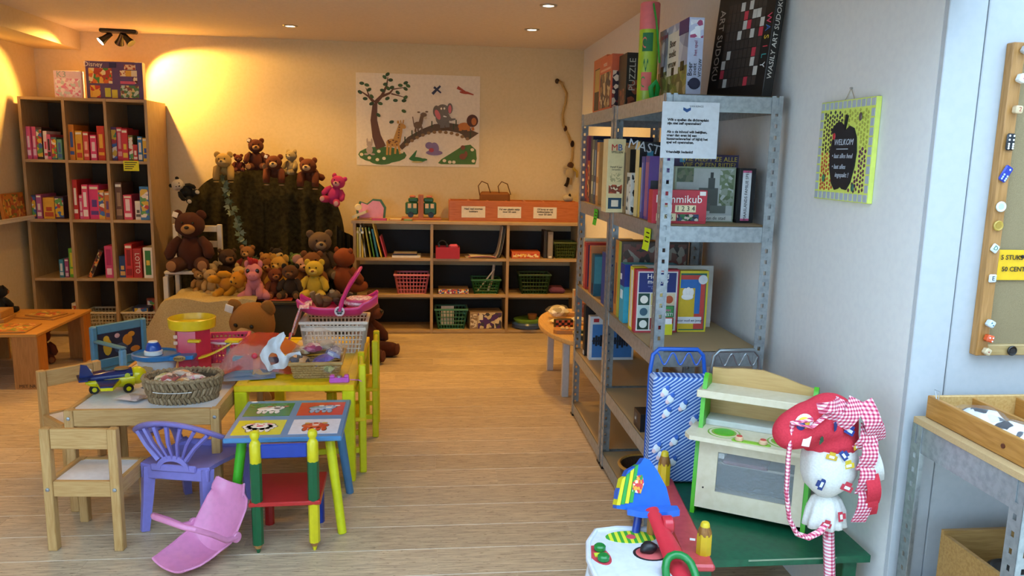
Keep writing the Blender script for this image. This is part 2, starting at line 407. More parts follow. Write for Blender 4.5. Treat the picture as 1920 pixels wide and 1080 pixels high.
G1 = '#c8375a'; PK = '#e0608f'; RD = '#c22f2c'; MULTI = 'art:#d8b23a #b83a3a #3a6ab0 #e8e0d0 #5a9a50@1.6'; DK = '#3a2830'
rows = {
 (3, 0): [(-3.076, .031, .248, PK, '#f0d8e0', 'pink striped'), (-3.044, .031, .248, PK, '#f0c8d8', 'rose striped'), (-3.01, .045, .244, DK, MULTI, 'dark red-brown'), (-2.962, .029, .217, '#ead9dd', G1, 'white and pink'), (-2.929, .029, .192, '#d65a86', '#2a2a30', 'deep pink'), (-2.899, .04, .17, '#4a7a86', MULTI, 'teal patterned'), (-2.857, .037, .156, '#5aa08a', '#3f68a8', 'green-blue')],
 (3, 1): [(-2.763, .041, .27, '#e08a2c', '#3a5a9a', 'orange and blue'), (-2.719, .052, .223, '#e0ad36', '#c23a2a', 'yellow'), (-2.664, .042, .218, '#d0464a', '#f0b8a0', 'brick-red'), (-2.614, .047, .195, '#d83a78', '#f0d8e0', 'bright pink'), (-2.565, .056, .265, '#c8321f', '#f0b43a', 'tall scarlet')],
 (3, 2): [(-2.459, .040, .259, '#5a3a6a', MULTI, 'dark purple patterned'), (-2.419, .040, .259, '#cc3348', '#e8a0a0', 'crimson'), (-2.379, .045, .247, '#cf2f3c', '#e8c23a', 'red with yellow'), (-2.334, .035, .2, '#6a6a38', MULTI, 'olive patterned'), (-2.297, .033, .128, '#c03030', '#e8d8c8', 'small red'), (-2.262, .035, .191, '#2a78b8', '#e8e0d0', 'sky-blue'), (-2.225, .036, .181, '#e0b832', '#2a50a0', 'yellow and blue')],
 (2, 0): [(-3.076, .031, .183, '#3a4a7a', MULTI, 'navy patterned'), (-3.043, .039, .189, '#b86090', '#e8d8c8', 'mauve'), (-3.0, .085, .164, '#e6b03a', '#c0502a', 'wide yellow'), (-2.912, .069, .174, '#40304a', MULTI, 'dark multicoloured')],
 (2, 1): [(-2.763, .036, .309, '#c02a2c', '#efe6da', 'tall red and white'), (-2.725, .024, .19, '#d85a90', '#e8d0d8', 'thin pink'), (-2.70, .046, .271, '#e04a7a', '#f3e8ea', 'rose'), (-2.653, .075, .268, '#e23c7e', '#5a3a8a', 'wide magenta'), (-2.577, .046, .229, '#d8a048', MULTI, 'yellow patterned'), (-2.530, .038, .22, '#c87838', '#6a4a8a', 'orange and purple')],
 (2, 2): [(-2.455, .054, .292, '#6a4a3a', '#a08060', 'tall brown'), (-2.395, .065, .195, '#d84868', '#f0d8d8', 'pink-red'), (-2.31, .045, .148, '#e8e2d8', '#5a5a58', 'small white'), (-2.263, .07, .264, '#3a78b0', MULTI, 'blue patterned')],
 (1, 0): [(-2.905, .034, .144, '#3a88a8', '#d8e0e0', 'small turquoise'), (-2.868, .03, .149, '#a04a80', '#d8c0d0', 'small purple'), (-2.836, .044, .232, '#68b03a', '#d8d040', 'lime green')],
 (1, 2): [(-2.459, .05, .172, '#2c4a7c', '#e8b868', 'dark blue'), (-2.404, .058, .272, '#c4302e', '#8a1a1a', 'tall dull red'), (-2.343, .066, .236, '#b02828', MULTI, 'red lotto')],
}
RN = ['bottom', 'third', 'second', 'top']; CN = ['wall-side', 'middle', 'teddy-side']
for (r, c), it in rows.items():
    x = TBX[c][0]
    for i, (x0, w, h, cc, a, word) in enumerate(it):
        x = max(x, x0); w = min(w, TBX[c][1]-x); rnd = random.Random(int(x0*1000)+i)
        dz = [('y', .12, .88, .06+.1*rnd.random(), .22+.1*rnd.random(), a), ('y', .25, .75, .36, .5+.35*rnd.random(), a)]
        if rnd.random() < .6: dz.append(('y', .1, .9, .88, .95, '#f0ead8'))
        if a.startswith('art'): dz = [('y', .06, .94, .08, .92, a)]
        tx = [('y', .5, .5, .05, 'LOTTO', '#f3efe6', -pi/2)] if 'lotto' in word else []
        if tx: dz = []
        game(f"{word} game box in the {RN[r]} row, {CN[c]} cubby of the tall bookcase", x, x+w-.001, 6.45+rnd.uniform(0, .03), 6.72, TBZ[r], h, cc, dz, tx, group='games in the tall bookcase')
        x += w+.0005
game('white game box with green front in the third row, teddy-side cubby of the tall bookcase', -2.262, -2.192, 6.45, 6.72, TBZ[1], .246, '#ece8de', [('y', .2, .82, .1, .9, '#2f7a35'), ('y', .32, .7, .42, .58, '#e0c040')], group='games in the tall bookcase')
game('pink game box beside the leaning box, third row of the tall bookcase', -2.555, -2.495, 6.45, 6.72, TBZ[1], .255, '#d2487c', [('y', .2, .8, .1, .3, '#f0d0dc'), ('y', .2, .8, .4, .9, '#b02860')], group='games in the tall bookcase')
t = game('narrow dark and orange game box leaning over in the third row of the tall bookcase', -2.70, -2.665, 6.46, 6.70, TBZ[1], .25, '#3a2a28', [('y', .1, .9, .05, .95, 'art:#d87a2a #3a2a28 #c8b070 #803020@2')], group='games in the tall bookcase', rot=(0, rad(24), 0)); t.location.z += .0
game('tall thin red and cream box at the bottom of the tall bookcase', -2.84, -2.80, 6.47, 6.7, TBZ[0], .22, '#e6dcc6', [('y', .1, .9, .1, .9, 'art:#b8402a #e8e0c8 #c89a40@2')], group='games in the tall bookcase')
# on top of the tall bookcase
PKART = 'art:#f3dfe4 #e9b8c8 #f6eef0 #e58fb0 #cfd8d4@2'
t = game('pale pink and white girls game box standing on the tall bookcase', -2.862, -2.66, 6.50, 6.55, 1.87, .205, '#ecd2d8', [('y', .05, .95, .05, .72, PKART)], [('y', .28, .86, .065, 'K3', '#9fb8b0', 0)], name='puzzle_box', cat='puzzle box')
t = game('large purple puzzle box with cartoon pictures standing on the tall bookcase', -2.625, -2.205, 6.50, 6.56, 1.87, .285, '#5e4474', [('y', .05, .46, .42, .82, 'art:#e8b040 #d86a30 #4a8a40 #e8d8a0 #b04030@1.5'), ('y', .06, .24, .04, .36, 'art:#e0a83a #c03a30 #e8b848@1.2'), ('y', .32, .42, .06, .3, '#c8c840'), ('y', .44, .54, .04, .26, '#d8c840'), ('y', .6, .7, .62, .78, 'art:#a04030 #e8dcb8@3'), ('y', .70, .8, .62, .78, '#e0b040'), ('y', .8, .9, .62, .78, '#e8dcb8'), ('y', .68, .88, .8, .93, 'art:#a04030 #e8c8a0@3'), ('y', .82, .9, .44, .6, 'art:#582028 #e8dcb8@3'), ('y', .6, .92, .05, .38, 'art:#508050 #d8c080 #805040 #c0d0c0@2'), ('y', .6, .86, .42, .49, '#d06080'), ('y', .42, .54, .84, .97, '#2a2a60')],
         [('y', .14, .91, .05, 'Disney', '#f0e8e0', 0)], name='puzzle_box', cat='puzzle box')
o = solid('price_card', box(.115, .001, .078), M('#d8d820', .6), 'yellow handwritten card taped under the top row of the tall bookcase', 'note', (-2.30, 6.417, 1.325))
for i in range(4): part('handwriting', bx(-.048, .045-.012*i, -.0009, -.0004, .062-.016*i, .068-.016*i), INK, o)

def lattice(w, d, h, tp, nx, ny, nz, r=.0035, solid_top=.25):
    """tapered grid walls of a plastic basket, bottom at z=0"""
    a = [(-w/2*tp, -d/2*tp), (w/2*tp, -d/2*tp), (w/2*tp, d/2*tp), (-w/2*tp, d/2*tp)]; b = [(-w/2, -d/2), (w/2, -d/2), (w/2, d/2), (-w/2, d/2)]; P = []
    for s in range(4):
        A0, B0, A1, B1 = (Vector((*q, z)) for q, z in ((a[s], 0), (a[(s+1) % 4], 0), (b[s], h), (b[(s+1) % 4], h)))
        n = nx if s % 2 == 0 else ny
        for i in range(n+1): u = i/n; P.append(tube([A0.lerp(B0, u), A1.lerp(B1, u)], r*(2.4 if i in (0, n) else 1), 4))
        for j in range(nz+1): v = j/nz; P.append(tube([A0.lerp(A1, v), B0.lerp(B1, v)], r, 4))
    return join(*P)
def basket(label, loc, w, d, h, col, tp=.8, rot=0.0, nx=9, ny=7, nz=5, name='plastic_basket', group=None, r=.0035):
    t = thing(name, label, 'basket', loc, rot, group); m = plastic(col, .35)
    part('lattice', lattice(w, d, h, tp, nx, ny, nz, r), m, t, smooth=0)
    part('bottom', bx(-w/2*tp, w/2*tp, -d/2*tp, d/2*tp, 0, .004), m, t)
    part('rim', join(bx(-w/2-.012, w/2+.012, -d/2-.012, -d/2+.004, h-.012, h+.004, .003), bx(-w/2-.012, w/2+.012, d/2-.004, d/2+.012, h-.012, h+.004, .003), bx(-w/2-.012, -w/2+.004, -d/2, d/2, h-.012, h+.004, .003), bx(w/2-.004, w/2+.012, -d/2, d/2, h-.012, h+.004, .003)), m, t)
    return t
BG = 'open grid plastic baskets'
basket('cream plastic basket in the bottom middle cubby of the tall bookcase', (-2.622, 6.56, TBZ[0]), .25, .22, .15, '#cfc3a4', group=BG)
basket('cream plastic basket holding boxes in the bottom teddy-side cubby', (-2.322, 6.56, TBZ[0]), .25, .22, .15, '#cfc3a4', group=BG)
game('flat dark blue box lying in the cream basket', -2.38, -2.25, 6.49, 6.6, TBZ[0]+.135, .05, '#2b3358', [('y', .1, .9, .2, .8, MULTI)])
game('small orange-red box poking out of the cream basket', -2.30, -2.235, 6.58, 6.62, TBZ[0]+.05, .19, '#b0502a', [('y', .1, .9, .3, .9, MULTI)])

# ---------------------------------------------------------------- low bookcase: books and baskets
def book(label, x, y, z, w, d, h, col, a=None, rot=0.0, group='picture books on the low bookcase'):
    return game(label, x, x+w, y, y+d, z, h, col, [('y', .0, 1, .8, .88, a)] if a else [], rot=rot, name='picture_book', cat='book', pages=1, group=group)
z = LBZ[2]
for x, w, h, c, a, word in ((-.589, .018, .251, '#c8c04a', '#e8e0b0', 'yellow-green'), (-.57, .018, .25, '#e0dcb4', '#a0a060', 'pale cream'), (-.551, .02, .248, '#e3c74a', '#f0f0e0', 'yellow and white')):
    book(f'{word} upright picture book at the end of the low bookcase', x, 6.53, z, w, .2, h, c, a)
for x, an, w, h, c, a, word in ((-.524, 8, .012, .27, '#d8dce0', '#3a5a90', 'white and blue'), (-.484, 9, .014, .25, '#b4b03c', None, 'olive'), (-.452, 10, .013, .25, '#5a9a3a', '#d8d8b0', 'green'), (-.424, 11, .018, .24, '#2a7a94', None, 'teal'), (-.392, 14, .014, .29, '#e0c03a', None, 'tall yellow'), (-.356, 15, .012, .18, '#d04a6a', None, 'short pink')):
    book(f'{word} picture book leaning in the low bookcase', x, 6.53, z+.001, w, .2, h, c, a, (0, -rad(an), 0))
book('white picture book lying flat in the low bookcase', -.30, 6.53, z, .24, .2, .018, '#e0ddd6'); book('black picture book lying on the flat white one', -.29, 6.54, z+.019, .2, .18, .016, '#191a20', '#a03040')
t = thing('red_box', 'red open cardboard box with toys on the low bookcase', 'box', (.165, 6.55, z)); part('walls', join(bx(-.1, .1, -.07, -.066, 0, .096), bx(-.1, .1, .066, .07, 0, .096), bx(-.1, -.096, -.066, .066, 0, .096), bx(.096, .1, -.066, .066, 0, .096), bx(-.096, .096, -.066, .066, 0, .004)), paper('#b0253a'), t)
t = thing('headphones', 'dark toy headphones resting in the red box', 'headphones', (.12, 6.545, z+.06)); part('band', tube([(.035*cos(a), 0, .045+.04*sin(a)) for a in [i*pi/10-.2 for i in range(11)]], .005, 8), M('#1c2a38', .4), t)
for s in (-1, 1): part('ear_cup', tf(cyl(.022, .014, 16, b=.004), (s*.034, 0, .035), (0, pi/2, 0)), M('#24384a', .4), t)
o = solid('pink_toy', wob(box(.075, .05, .045, .012), .004, 30), plastic('#e0607e'), 'pink plastic toy sticking out of the red box', 'toy', (.215, 6.55, z+.07))
for i, (x, w, c, a) in enumerate(((.32, .22, '#c2b8b0', 4), (.34, .24, '#d890a0', -3), (.36, .2, '#e3d6c6', 7))):
    solid('paper_sheet', sheet(lambda u, v, w=w: (w*u, .17*v, .006*sin(3*u+v*2)+.003), 6, 4, .0015), paper(c), f"{['greyish', 'pink', 'cream'][i]} magazine lying flat beside the red box", 'magazine', (x, 6.52, z+.006*i), rad(a), 'loose magazines')
for i, c in enumerate(('#8f8a86', '#5a5f68', '#c4bcb0')):
    solid('magazine', sheet(lambda u, v, i=i: (.062*math.pow(u, .5)-.012*i, .2*v, .27*u), 8, 2, .003), paper(c), f"{['grey', 'slate', 'pale'][i]} magazine curled against the upright of the low bookcase", 'magazine', (.59, 6.54, z), 0, 'curled magazines')
game('flat orange game box on the top shelf of the low bookcase', .708, .95, 6.53, 6.7, z, .058, '#d0622e', [('y', .05, .95, .2, .7, 'art:#c8402a #e8b040 #f0d8a0@3')])
game('dark narrow box standing beside a grey one on the low bookcase', .985, 1.012, 6.56, 6.72, z, .237, '#2d2c2c'); game('grey narrow box with a white label on the low bookcase', 1.016, 1.062, 6.54, 6.72, z, .229, '#77706a', [('y', .15, .85, .1, .9, '#8f8882'), ('y', .2, .8, .02, .1, '#e0ddd0')])
basket('olive green plastic basket on the top shelf of the low bookcase', (1.175, 6.64, z), .19, .17, .138, '#4a5a2c', group=BG)
z = LBZ[1]
basket('pink plastic basket on the middle shelf of the low bookcase', (-.135, 6.64, z), .28, .2, .165, '#d97a8c', group=BG)
solid('booklet', tf(box(.004, .12, .2), (0, 0, 0)), paper('#40444e'), 'dark booklet standing in the pink basket', 'book', (-.03, 6.64, z+.008), (0, rad(14), 0))
t = game('flat box lid with a colourful checked edge on the middle shelf', .09, .345, 6.53, 6.7, z, .045, '#7a6048', [('y', .0, 1, .1, .95, 'art:#e0c040 #d06a30 #3a60a0 #e8e0d0 #a03050@3')])
basket('green plastic basket with sticks and papers on the middle shelf', (.495, 6.64, z), .235, .2, .125, '#24633a', group=BG)
solid('white_stick', tube([(-.08, 0, 0), (.07, .01, .2)], .006, 8), paper('#ddd8cc'), 'white stick leaning out of the green basket', 'stick', (.5, 6.60, z+.008)); solid('rolled_paper', tube([(0, 0, 0), (.035, .01, .1), (.05, .02, .23)], .012, 8), paper('#c9c0b0'), 'rolled paper sheet standing in the green basket', 'paper', (.52, 6.64, z+.01))
basket('dark green plastic basket on the middle shelf of the low bookcase', (.915, 6.64, z), .26, .2, .17, '#27482c', group=BG)
solid('folded_cloth', wob(box(.14, .14, .05, .02), .012, 14), M('#7a4a62', .9, 0, 'cloth'), 'folded purple cloth beside the dark green basket', 'cloth', (1.115, 6.63, z+.004))
z = LBZ[0]
basket('teal plastic basket with papers on the bottom shelf', (.2, 6.64, z), .265, .2, .175, '#3f7f6a', group=BG)
solid('paper_sheets', box(.11, .004, .16), paper('#ddd8cc'), 'white printed sheets standing in the teal basket', 'paper', (.17, 6.6, z+.03), (rad(-8), 0, 0))
game('brown and purple toy carton on the bottom shelf of the low bookcase', .36, .64, 6.53, 6.72, z, .15, '#a48a68', [('y', .02, .22, .1, .9, 'art:#d8ccb0 #8a7458@3'), ('y', .25, .98, .05, .95, 'art:#4a2a6a #c8b890 #3a3a48 #d8c8a0@1.4'), ('y', .28, .4, .55, .85, '#e0d8c4')], rot=rad(4))
t = thing('ring_toy', 'blue and green round plastic toy on the bottom shelf', 'toy', (.87, 6.62, z)); part('base', lathe([(.10, 0), (.135, .01), (.14, .04), (.125, .055)], 28), plastic('#33507e'), t); part('bowl', lathe([(.12, .055), (.125, .075), (.10, .085), (.05, .07)], 28), plastic('#5f8a3a'), t); part('cup', lathe([(.035, .085), (.042, .13), (.038, .13)], 18), plastic('#9a6238'), t, (.04, 0, -.012))

# ---------------------------------------------------------------- on top of the low bookcase
z = .955
t = thing('wooden_bookend', 'pink painted wooden animal bookend with a green border', 'bookend', (-.46, 6.66, z))
hp = [(-.13, 0), (-.14, .08), (-.11, .15), (-.05, .13), (0, .17), (.07, .165), (.11, .1), (.1, 0)]
part('backing', tf(prism(hp, .018), (0, 0, 0), (pi/2, 0, 0)), paint('#3d6a3c'), t); part('panel', tf(prism([(x*.84-.002, y*.86+.008) for x, y in hp], .006), (0, -.0185, 0), (pi/2, 0, 0)), paint('#dd93ae'), t)
part('foot', bx(-.12, .1, -.1, -.02, 0, .012, .003), wood('#b98250'), t); part('animal', tf(ball(.03, .008, .028), (-.12, -.03, .1)), paint('#cfc4a8'), t)
book('cream paperback leaning on the pink bookend', -.62, 6.53, z+.012, .13, .1, .022, '#d8ca9a', None, (0, -rad(22), 0)); book('thin pink book lying in front of the pink bookend', -.46, 6.50, z, .12, .05, .02, '#c83a68'); book('tan booklet lying flat between the bookends', -.32, 6.51, z, .1, .1, .012, '#b98a58')
t = thing('bus_bookend', 'green wooden bus bookend split by a brown board', 'bookend', (-.06, 6.66, z)); gr = paint('#20583c'); part('divider', bx(-.022, .022, -.06, .06, 0, .21, .003), wood('#a8623a', axis=2), t); part('foot', bx(-.16, .17, -.07, .07, 0, .02, .003), wood('#b0683e'), t)
for s in (-1, 1):
    b = part('bus_half', join(bx(min(s*.023, s*.13), max(s*.023, s*.13), -.05, 0, .045, .15, .01), bx(min(s*.023, s*.105), max(s*.023, s*.105), -.05, 0, .15, .185, .008)), gr, t)
    for k in (.05, .095): part('window', bx(s*k-.014, s*k+.014, -.052, -.049, .1, .138), paint('#d8b890'), b)
    part('wheel', tf(cyl(.024, .012, 18), (s*.085, -.05, .045), (pi/2, 0, 0)), blk, t); part('luggage', bx(s*.07-.025, s*.07+.025, -.04, -.01, .185, .205, .006), paint('#c06a48'), t)
book('olive green booklet lying under the bus bookend front', -.2, 6.50, z, .07, .07, .016, '#7a8a3a')
t = thing('marble_tray', 'long reddish wooden tray with three white text cards', 'tray', (.175, 6.575, z)); tw = wood('#b86a34', '#a4561f')
part('front_board', bx(0, 1.10, 0, .014, 0, .172, .002), tw, t); part('back_board', bx(0, 1.10, .216, .23, 0, .172, .002), tw, t); part('floor_board', bx(.014, 1.086, .014, .216, 0, .01), tw, t)
for x in (0, .16, .32, .48, .64, .80, .95, 1.086): part('partition', bx(x, x+.014, .014, .216, .01, .172), tw, t)
for x, s in ((.205, 'Heel veel soorten\nknikkers'), (.51, 'Vul een plastic zakje\nvoor 50 cent'), (.815, 'Of koop er een\nknikkerzakje bij\nvoor 50 cent')):
    c = part('text_card', bx(x-.10, x+.10, -.0015, -.0003, .03, .125), paper('#d8d2c4'), t); text(s, .0215, INK, c, (x, -.0022, .092 if s.count('\n') < 2 else .085), (pi/2, 0, 0), bold=.0006)
t = thing('jute_bag', 'brown woven bag with two looped handles behind the wooden tray', 'bag', (.57, 6.72, z+.011)); jm = M('#8a5a34', .9, 0, 'cloth'); part('body', wob(box(.26, .10, .23, .02), .006, 12), jm, t)
for s in (-1, 1): part('handle', tube([(s*.085-.045, -.03, .2), (s*.085-.06, -.03, .28), (s*.085-.03, -.03, .32), (s*.085+.02, -.03, .30), (s*.085+.05, -.03, .21)], .008, 8, flat=.5), M('#5a3620', .85, 0, 'cloth'), t)
t = thing('shell_toy', 'small cream and black plush on the end of the wooden tray', 'plush toy', (1.20, 6.66, z+.172)); part('body', wob(ball(.045, .035, .03, c=(0, 0, .028)), .006, 25), fur('#d0c4ae'), t); part('ear', ball(.012, .01, .02, c=(.01, -.02, .05)), fur('#1c1818'), t)

# ---------------------------------------------------------------- games on the racks
GR = 'games on the metal racks'; z2, z3, z4, z1 = 1.262, .782, .402, 1.737
game('red and violet spined game box at the far end of the second rack shelf', .875, 1.15, 4.285, 4.335, z2, .36, '#8a3a52', [('x', .1, .9, .05, .5, '#c8542e')], group=GR)
game('large dark navy puzzle box behind the white games box', .872, 1.20, 4.145, 4.20, z2, .355, '#1c2342', [('y', .03, .35, .55, .95, 'art:#1c2342 #d8c030 #2a3a70 #1c2342@1')], [('y', .62, .88, .05, 'TOOI', '#aeb4c0', 0)], group=GR)
game('red-orange box with dark pictures on the far rack', .874, 1.1, 4.21, 4.28, z2, .225, '#b54a2c', [('x', .1, .9, .1, .9, 'art:#b54a2c #2a1a18 #e0b060@2')], group=GR)
for y0, y1, h, c, a, w in ((4.085, 4.14, .335, '#5a6a5a', '#c8c8a0', 'grey-green'), (4.025, 4.08, .33, '#2c4262', '#8aa0b8', 'slate-blue'), (3.96, 4.02, .32, '#c08a4c', '#e8c890', 'tan')):
    game(f'{w} spined game box on the far rack', .868, 1.12, y0, y1, z2, h, c, [('x', .2, .8, .15, .35, a), ('x', .3, .7, .45, .85, a)], group=GR)
game('tall cream narrow card game box with red and blue letters', .792, .872, 3.44, 3.535, z2, .325, '#e6d29c', [('y', .12, .88, .26, .38, 'art:#b8502a #e8d8b0 #803820@3'), ('y', .12, .88, .05, .2, '#1f4258'), ('y', .3, .7, .08, .17, '#e8d8c0'), ('y', .18, .82, .42, .54, 'art:#e6d29c #b8a878@8')],
     [('y', .36, .88, .04, 'M', '#c8322c', 0), ('y', .68, .88, .04, 'B', '#2a5aa0', 0), ('y', .52, .82, .014, 'SPELLEN', '#2a2a28', 0), ('y', .5, .62, .012, 'Vanaf 4 jaar', '#2a2a28', 0), ('y', .5, .585, .009, '2-6 spelers', '#2a2a28', 0)], group=GR)
game('dusty pink spined box on the near rack', .885, 1.1, 3.47, 3.53, z2, .25, '#a8585a', [('x', .2, .8, .4, .9, '#d8b0a0')], group=GR)
game('tan box with a black front on the near rack', .868, 1.02, 3.40, 3.46, z2, .295, '#a88458', [('y', .1, .98, .05, .95, '#211c18'), ('x', .2, .8, .1, .9, '#5a4630')], group=GR)
game('low black and white box in front of the black one', .868, .955, 3.31, 3.38, z2, .18, '#d9d4c8', [('y', .05, .95, .05, .95, 'art:#d9d4c8 #1a1a1a #e9e4d8@2'), ('x', .1, .9, .1, .9, 'art:#d9d4c8 #1a1a1a@2')], group=GR)
game('black code-breaking game box with white slanted title', .868, 1.19, 3.19, 3.245, z2, .31, '#15171c', [('x', 0, 1, 0, 1, '#d8c88c'), ('y', .1, .18, .78, .88, '#3f8fb0')], [('y', .36, .86, .055, 'MASTERMIND', '#c8ccd2', rad(-12))], group=GR)
game('thin yellow box on the near rack', .868, 1.05, 3.155, 3.185, z2, .205, '#d2b548', group=GR)
game('blue spined box with white letters on the near rack', .868, 1.1, 3.10, 3.15, z2, .25, '#2a3a8c', [('x', .2, .45, .1, .9, '#8a90c8')], group=GR)
game('purple box with a black and white front on the near rack', .868, 1.02, 3.035, 3.09, z2, .252, '#5a3a80', [('y', .05, .95, .02, .62, '#1b1c20'), ('y', .5, .85, .1, .55, '#d8d8d8'), ('x', .1, .9, .05, .9, '#9a5a80')], [('y', .5, .82, .02, 'Het\nspel', '#b8a8d8', 0)], group=GR)
game('purple quiz game box lettered in gold behind the castle box', .955, 1.222, 3.01, 3.028, z2, .262, '#2c2148', [('y', .1, .18, .88, .97, '#3c7f9e')], [('y', .55, .93, .026, 'WIE HEEFT ZE ALLE', '#b7a13c', 0), ('y', .55, .84, .026, 'VIJF OP EEN RIJTJE?', '#b7a13c', 0)], group=GR)
CAS = [('y', .03, .97, .05, .97, '#aeb4b0'), ('y', .4, .72, .3, .62, '#4d5450'), ('y', .55, .66, .6, .8, '#434a48'), ('y', .58, .63, .8, .9, '#2c3030'), ('y', .46, .6, .2, .34, '#565c58'), ('y', .6, .86, .16, .3, '#5f6660'), ('y', .03, .3, .72, .97, 'art:#5a6a48 #6a7058 #485840@3'), ('y', .74, .97, .3, .95, 'art:#5a6a4a #8a9484 #6a7a5c #aeb4b0@3'), ('y', .03, .97, .02, .12, '#c8ccc4')]
game('game box with a grey castle ruin on the cover', .955, 1.20, 2.975, 3.005, z2, .215, '#8f9a80', CAS, [('y', .6, .07, .018, "'t spel van de stad", '#2a2a2a', 0)], group=GR)
game('red number tile game box with white title', .842, 1.055, 2.88, 2.935, z2, .127, '#b8303e', [('y', .1, .36, .34, .55, '#e8dcae'), ('y', .42, .8, .34, .55, '#e8dcae'), ('y', .08, .44, .08, .3, '#e8dcae'), ('y', .46, .86, .08, .28, 'art:#2a3a5a #c8b8a8 #2a6a3a #1a1a20@4'), ('y', .86, .97, .84, .96, '#e8e4dc')],
     [('y', .48, .72, .042, 'Rummikub', '#f2ece4', 0), ('y', .61, .445, .026, '1 2 3 4', '#14141a', 0), ('y', .25, .445, .026, '5 7', '#14141a', 0), ('y', .26, .19, .026, '4 5 6', '#14141a', 0)], group=GR)
game('black upright game binder with a white title strip', 1.205, 1.272, 2.95, 3.10, z2, .212, '#17181d', [('y', .2, .72, .04, .96, '#dadde0'), ('y', .2, .72, .04, .08, '#d0608a'), ('y', .2, .72, .92, .96, '#d0608a')], [('y', .46, .5, .0165, 'MAASLANDS FAMILIE SPEL', '#15151a', pi/2)], group=GR)
# third level
game('cream spined box at the far end of the third rack shelf', .875, 1.15, 4.28, 4.325, z3, .275, '#d8caa4', [('x', .1, .9, .1, .25, '#a09070')], group=GR)
game('red and navy box on the far rack', .868, 1.12, 4.20, 4.26, z3, .26, '#b83a30', [('y', .05, .95, .05, .95, '#232a50'), ('x', .2, .8, .1, .9, '#d86a50')], group=GR)
game('orange box behind the teal one on the far rack', .868, 1.10, 4.07, 4.11, z3, .255, '#c86a3a', [('y', .0, 1, .0, 1, '#c27a4a')], group=GR)
game('small teal and navy box on the far rack', .868, .93, 3.98, 4.04, z3, .22, '#2a5a6c', [('x', .1, .9, .05, .3, '#1c2a48'), ('y', .05, .95, .3, .95, '#4a8a94')], group=GR)
game('blue puzzle box with a landscape photo on the far rack', .868, 1.1, 3.70, 3.80, z3, .26, '#27418c', [('y', .05, .95, .05, .7, 'art:#8fb0c8 #4a6a8a #c8d0d0 #38506a@1.5'), ('x', .1, .9, .1, .9, '#2c4a98')], [('y', .28, .86, .05, '1000', '#d8dce4', 0)], group=GR)
game('tall orange spined box on the near rack', .868, 1.1, 3.47, 3.53, z3, .35, '#d28a32', [('x', .3, .7, .15, .7, '#8a4a1c')], group=GR)
game('large brown box covered in pictures of coins', .868, 1.18, 3.42, 3.465, z3, .35, '#4a3a30', [('x', 0, 1, 0, 1, '#a8b04a'), ('y', .03, .97, .03, .97, 'art:#4a3a30 #6a4a40 #8a8478 #3a3430 #704038@1.6')], group=GR)
solid('instruction_sheet', box(.002, .11, .10), paper('#2c3c8a'), 'small dark blue folded leaflet leaning at the shelf front', 'leaflet', (.885, 3.535, z3), (0, rad(-6), 0))
game('teal and royal blue spined box on the near rack', .860, 1.1, 3.31, 3.385, z3, .262, '#3aa5bf', [('x', 0, 1, .62, 1, '#20388a'), ('y', 0, 1, 0, .62, '#3aa5bf'), ('y', 0, 1, .62, 1, '#20388a'), ('x', .2, .7, .4, .55, '#d8eef2'), ('x', .1, .4, .72, .82, '#e8e8e8')], group=GR)
game('large white box behind the memory game', .875, 1.23, 3.225, 3.25, z3, .27, '#d8d6ce', group=GR)
game('yellow and white spined box beside the memory game', .860, .92, 3.165, 3.22, z3, .27, '#d8c828', [('x', .35, .95, .05, .95, '#dcd8cc'), ('y', .05, .9, .05, .95, '#d8cc3a')], group=GR)
HO = [('y', .04, .96, .03, .97, '#d6d2cc'), ('y', .07, .93, .64, .95, '#1d2c6c')]
for i in range(3):
    for j in range(3): HO.append(('y', .07+i*.29, .33+i*.29, .05+j*.195, .235+j*.195, [['#1c3a30', '#b8c8c4', '#1f4438'], ['#8a2a2c', '#c8b890', '#c8b068'], ['#30301f', '#2a5a40', '#d8c4a0']][i][j]))
t = game('red-edged memory game box with a grid of small pictures', .86, 1.045, 3.12, 3.16, z3, .268, '#b23440', HO, [('y', .5, .89, .03, 'Holland', '#f0eee8', 0), ('y', .5, .81, .026, 'memory', '#f0eee8', 0), ('y', .5, .72, .009, 'het geheugenspel voor\nheel Nederland', '#8a94c8', 0)], group=GR)
for i, j, c in ((0, 0, '#d8dcd4'), (0, 1, '#3a5a6a'), (0, 2, '#e8e0d4'), (2, 2, '#b4502c')): part('picture', tf(lathe([(.017, 0), (.001, .0006)], 14), (.185*(.2+i*.29), -.0045, .268*(.14+j*.195)), (pi/2, 0, 0)), cmat(c), t)
t = game('yellow-edged party game box with a raised fist drawing', 1.05, 1.175, 3.13, 3.17, z3, .262, '#d8c832', [('y', .04, .93, .03, .96, '#1f6a5a'), ('y', .04, .9, .05, .93, '#c2463e'), ('y', .04, .74, .30, .86, '#2a6ab0'), ('y', .04, .55, .05, .72, '#d0ae2a'), ('y', .0, .82, .14, .25, '#d8d8dc')], [('y', .4, .19, .016, 'voor oud en jong!', '#1c2a4a', 0)], group=GR)
part('fist', join(*[ball(.012, .002, .018, c=(.026+k*.013, -.003, .175-abs(k-1)*.004)) for k in range(3)], ball(.026, .0015, .014, c=(.036, -.003, .152))), paper('#e8e4e0'), t); part('badge', tf(lathe([(.001, .001), (.02, 0)], 18), (.1, -.003, .225), (pi/2, 0, 0)), paper('#d8dce0'), t)
game('small green and yellow card game leaning on the memory box', .966, 1.012, 3.075, 3.095, z3, .12, '#3a8a4a', [('y', .02, .98, 0, .4, '#d0cc2c'), ('y', .02, .98, .4, .62, '#c24a3c'), ('y', .2, .9, .38, .58, '#e8e8e8'), ('y', .02, .98, .62, .8, '#2f7a44')], [('y', .5, .86, .014, 'PIM', '#e05a9a', 0), ('y', .5, .72, .018, 'PEST!', '#f0e8f0', 0)], group=GR)
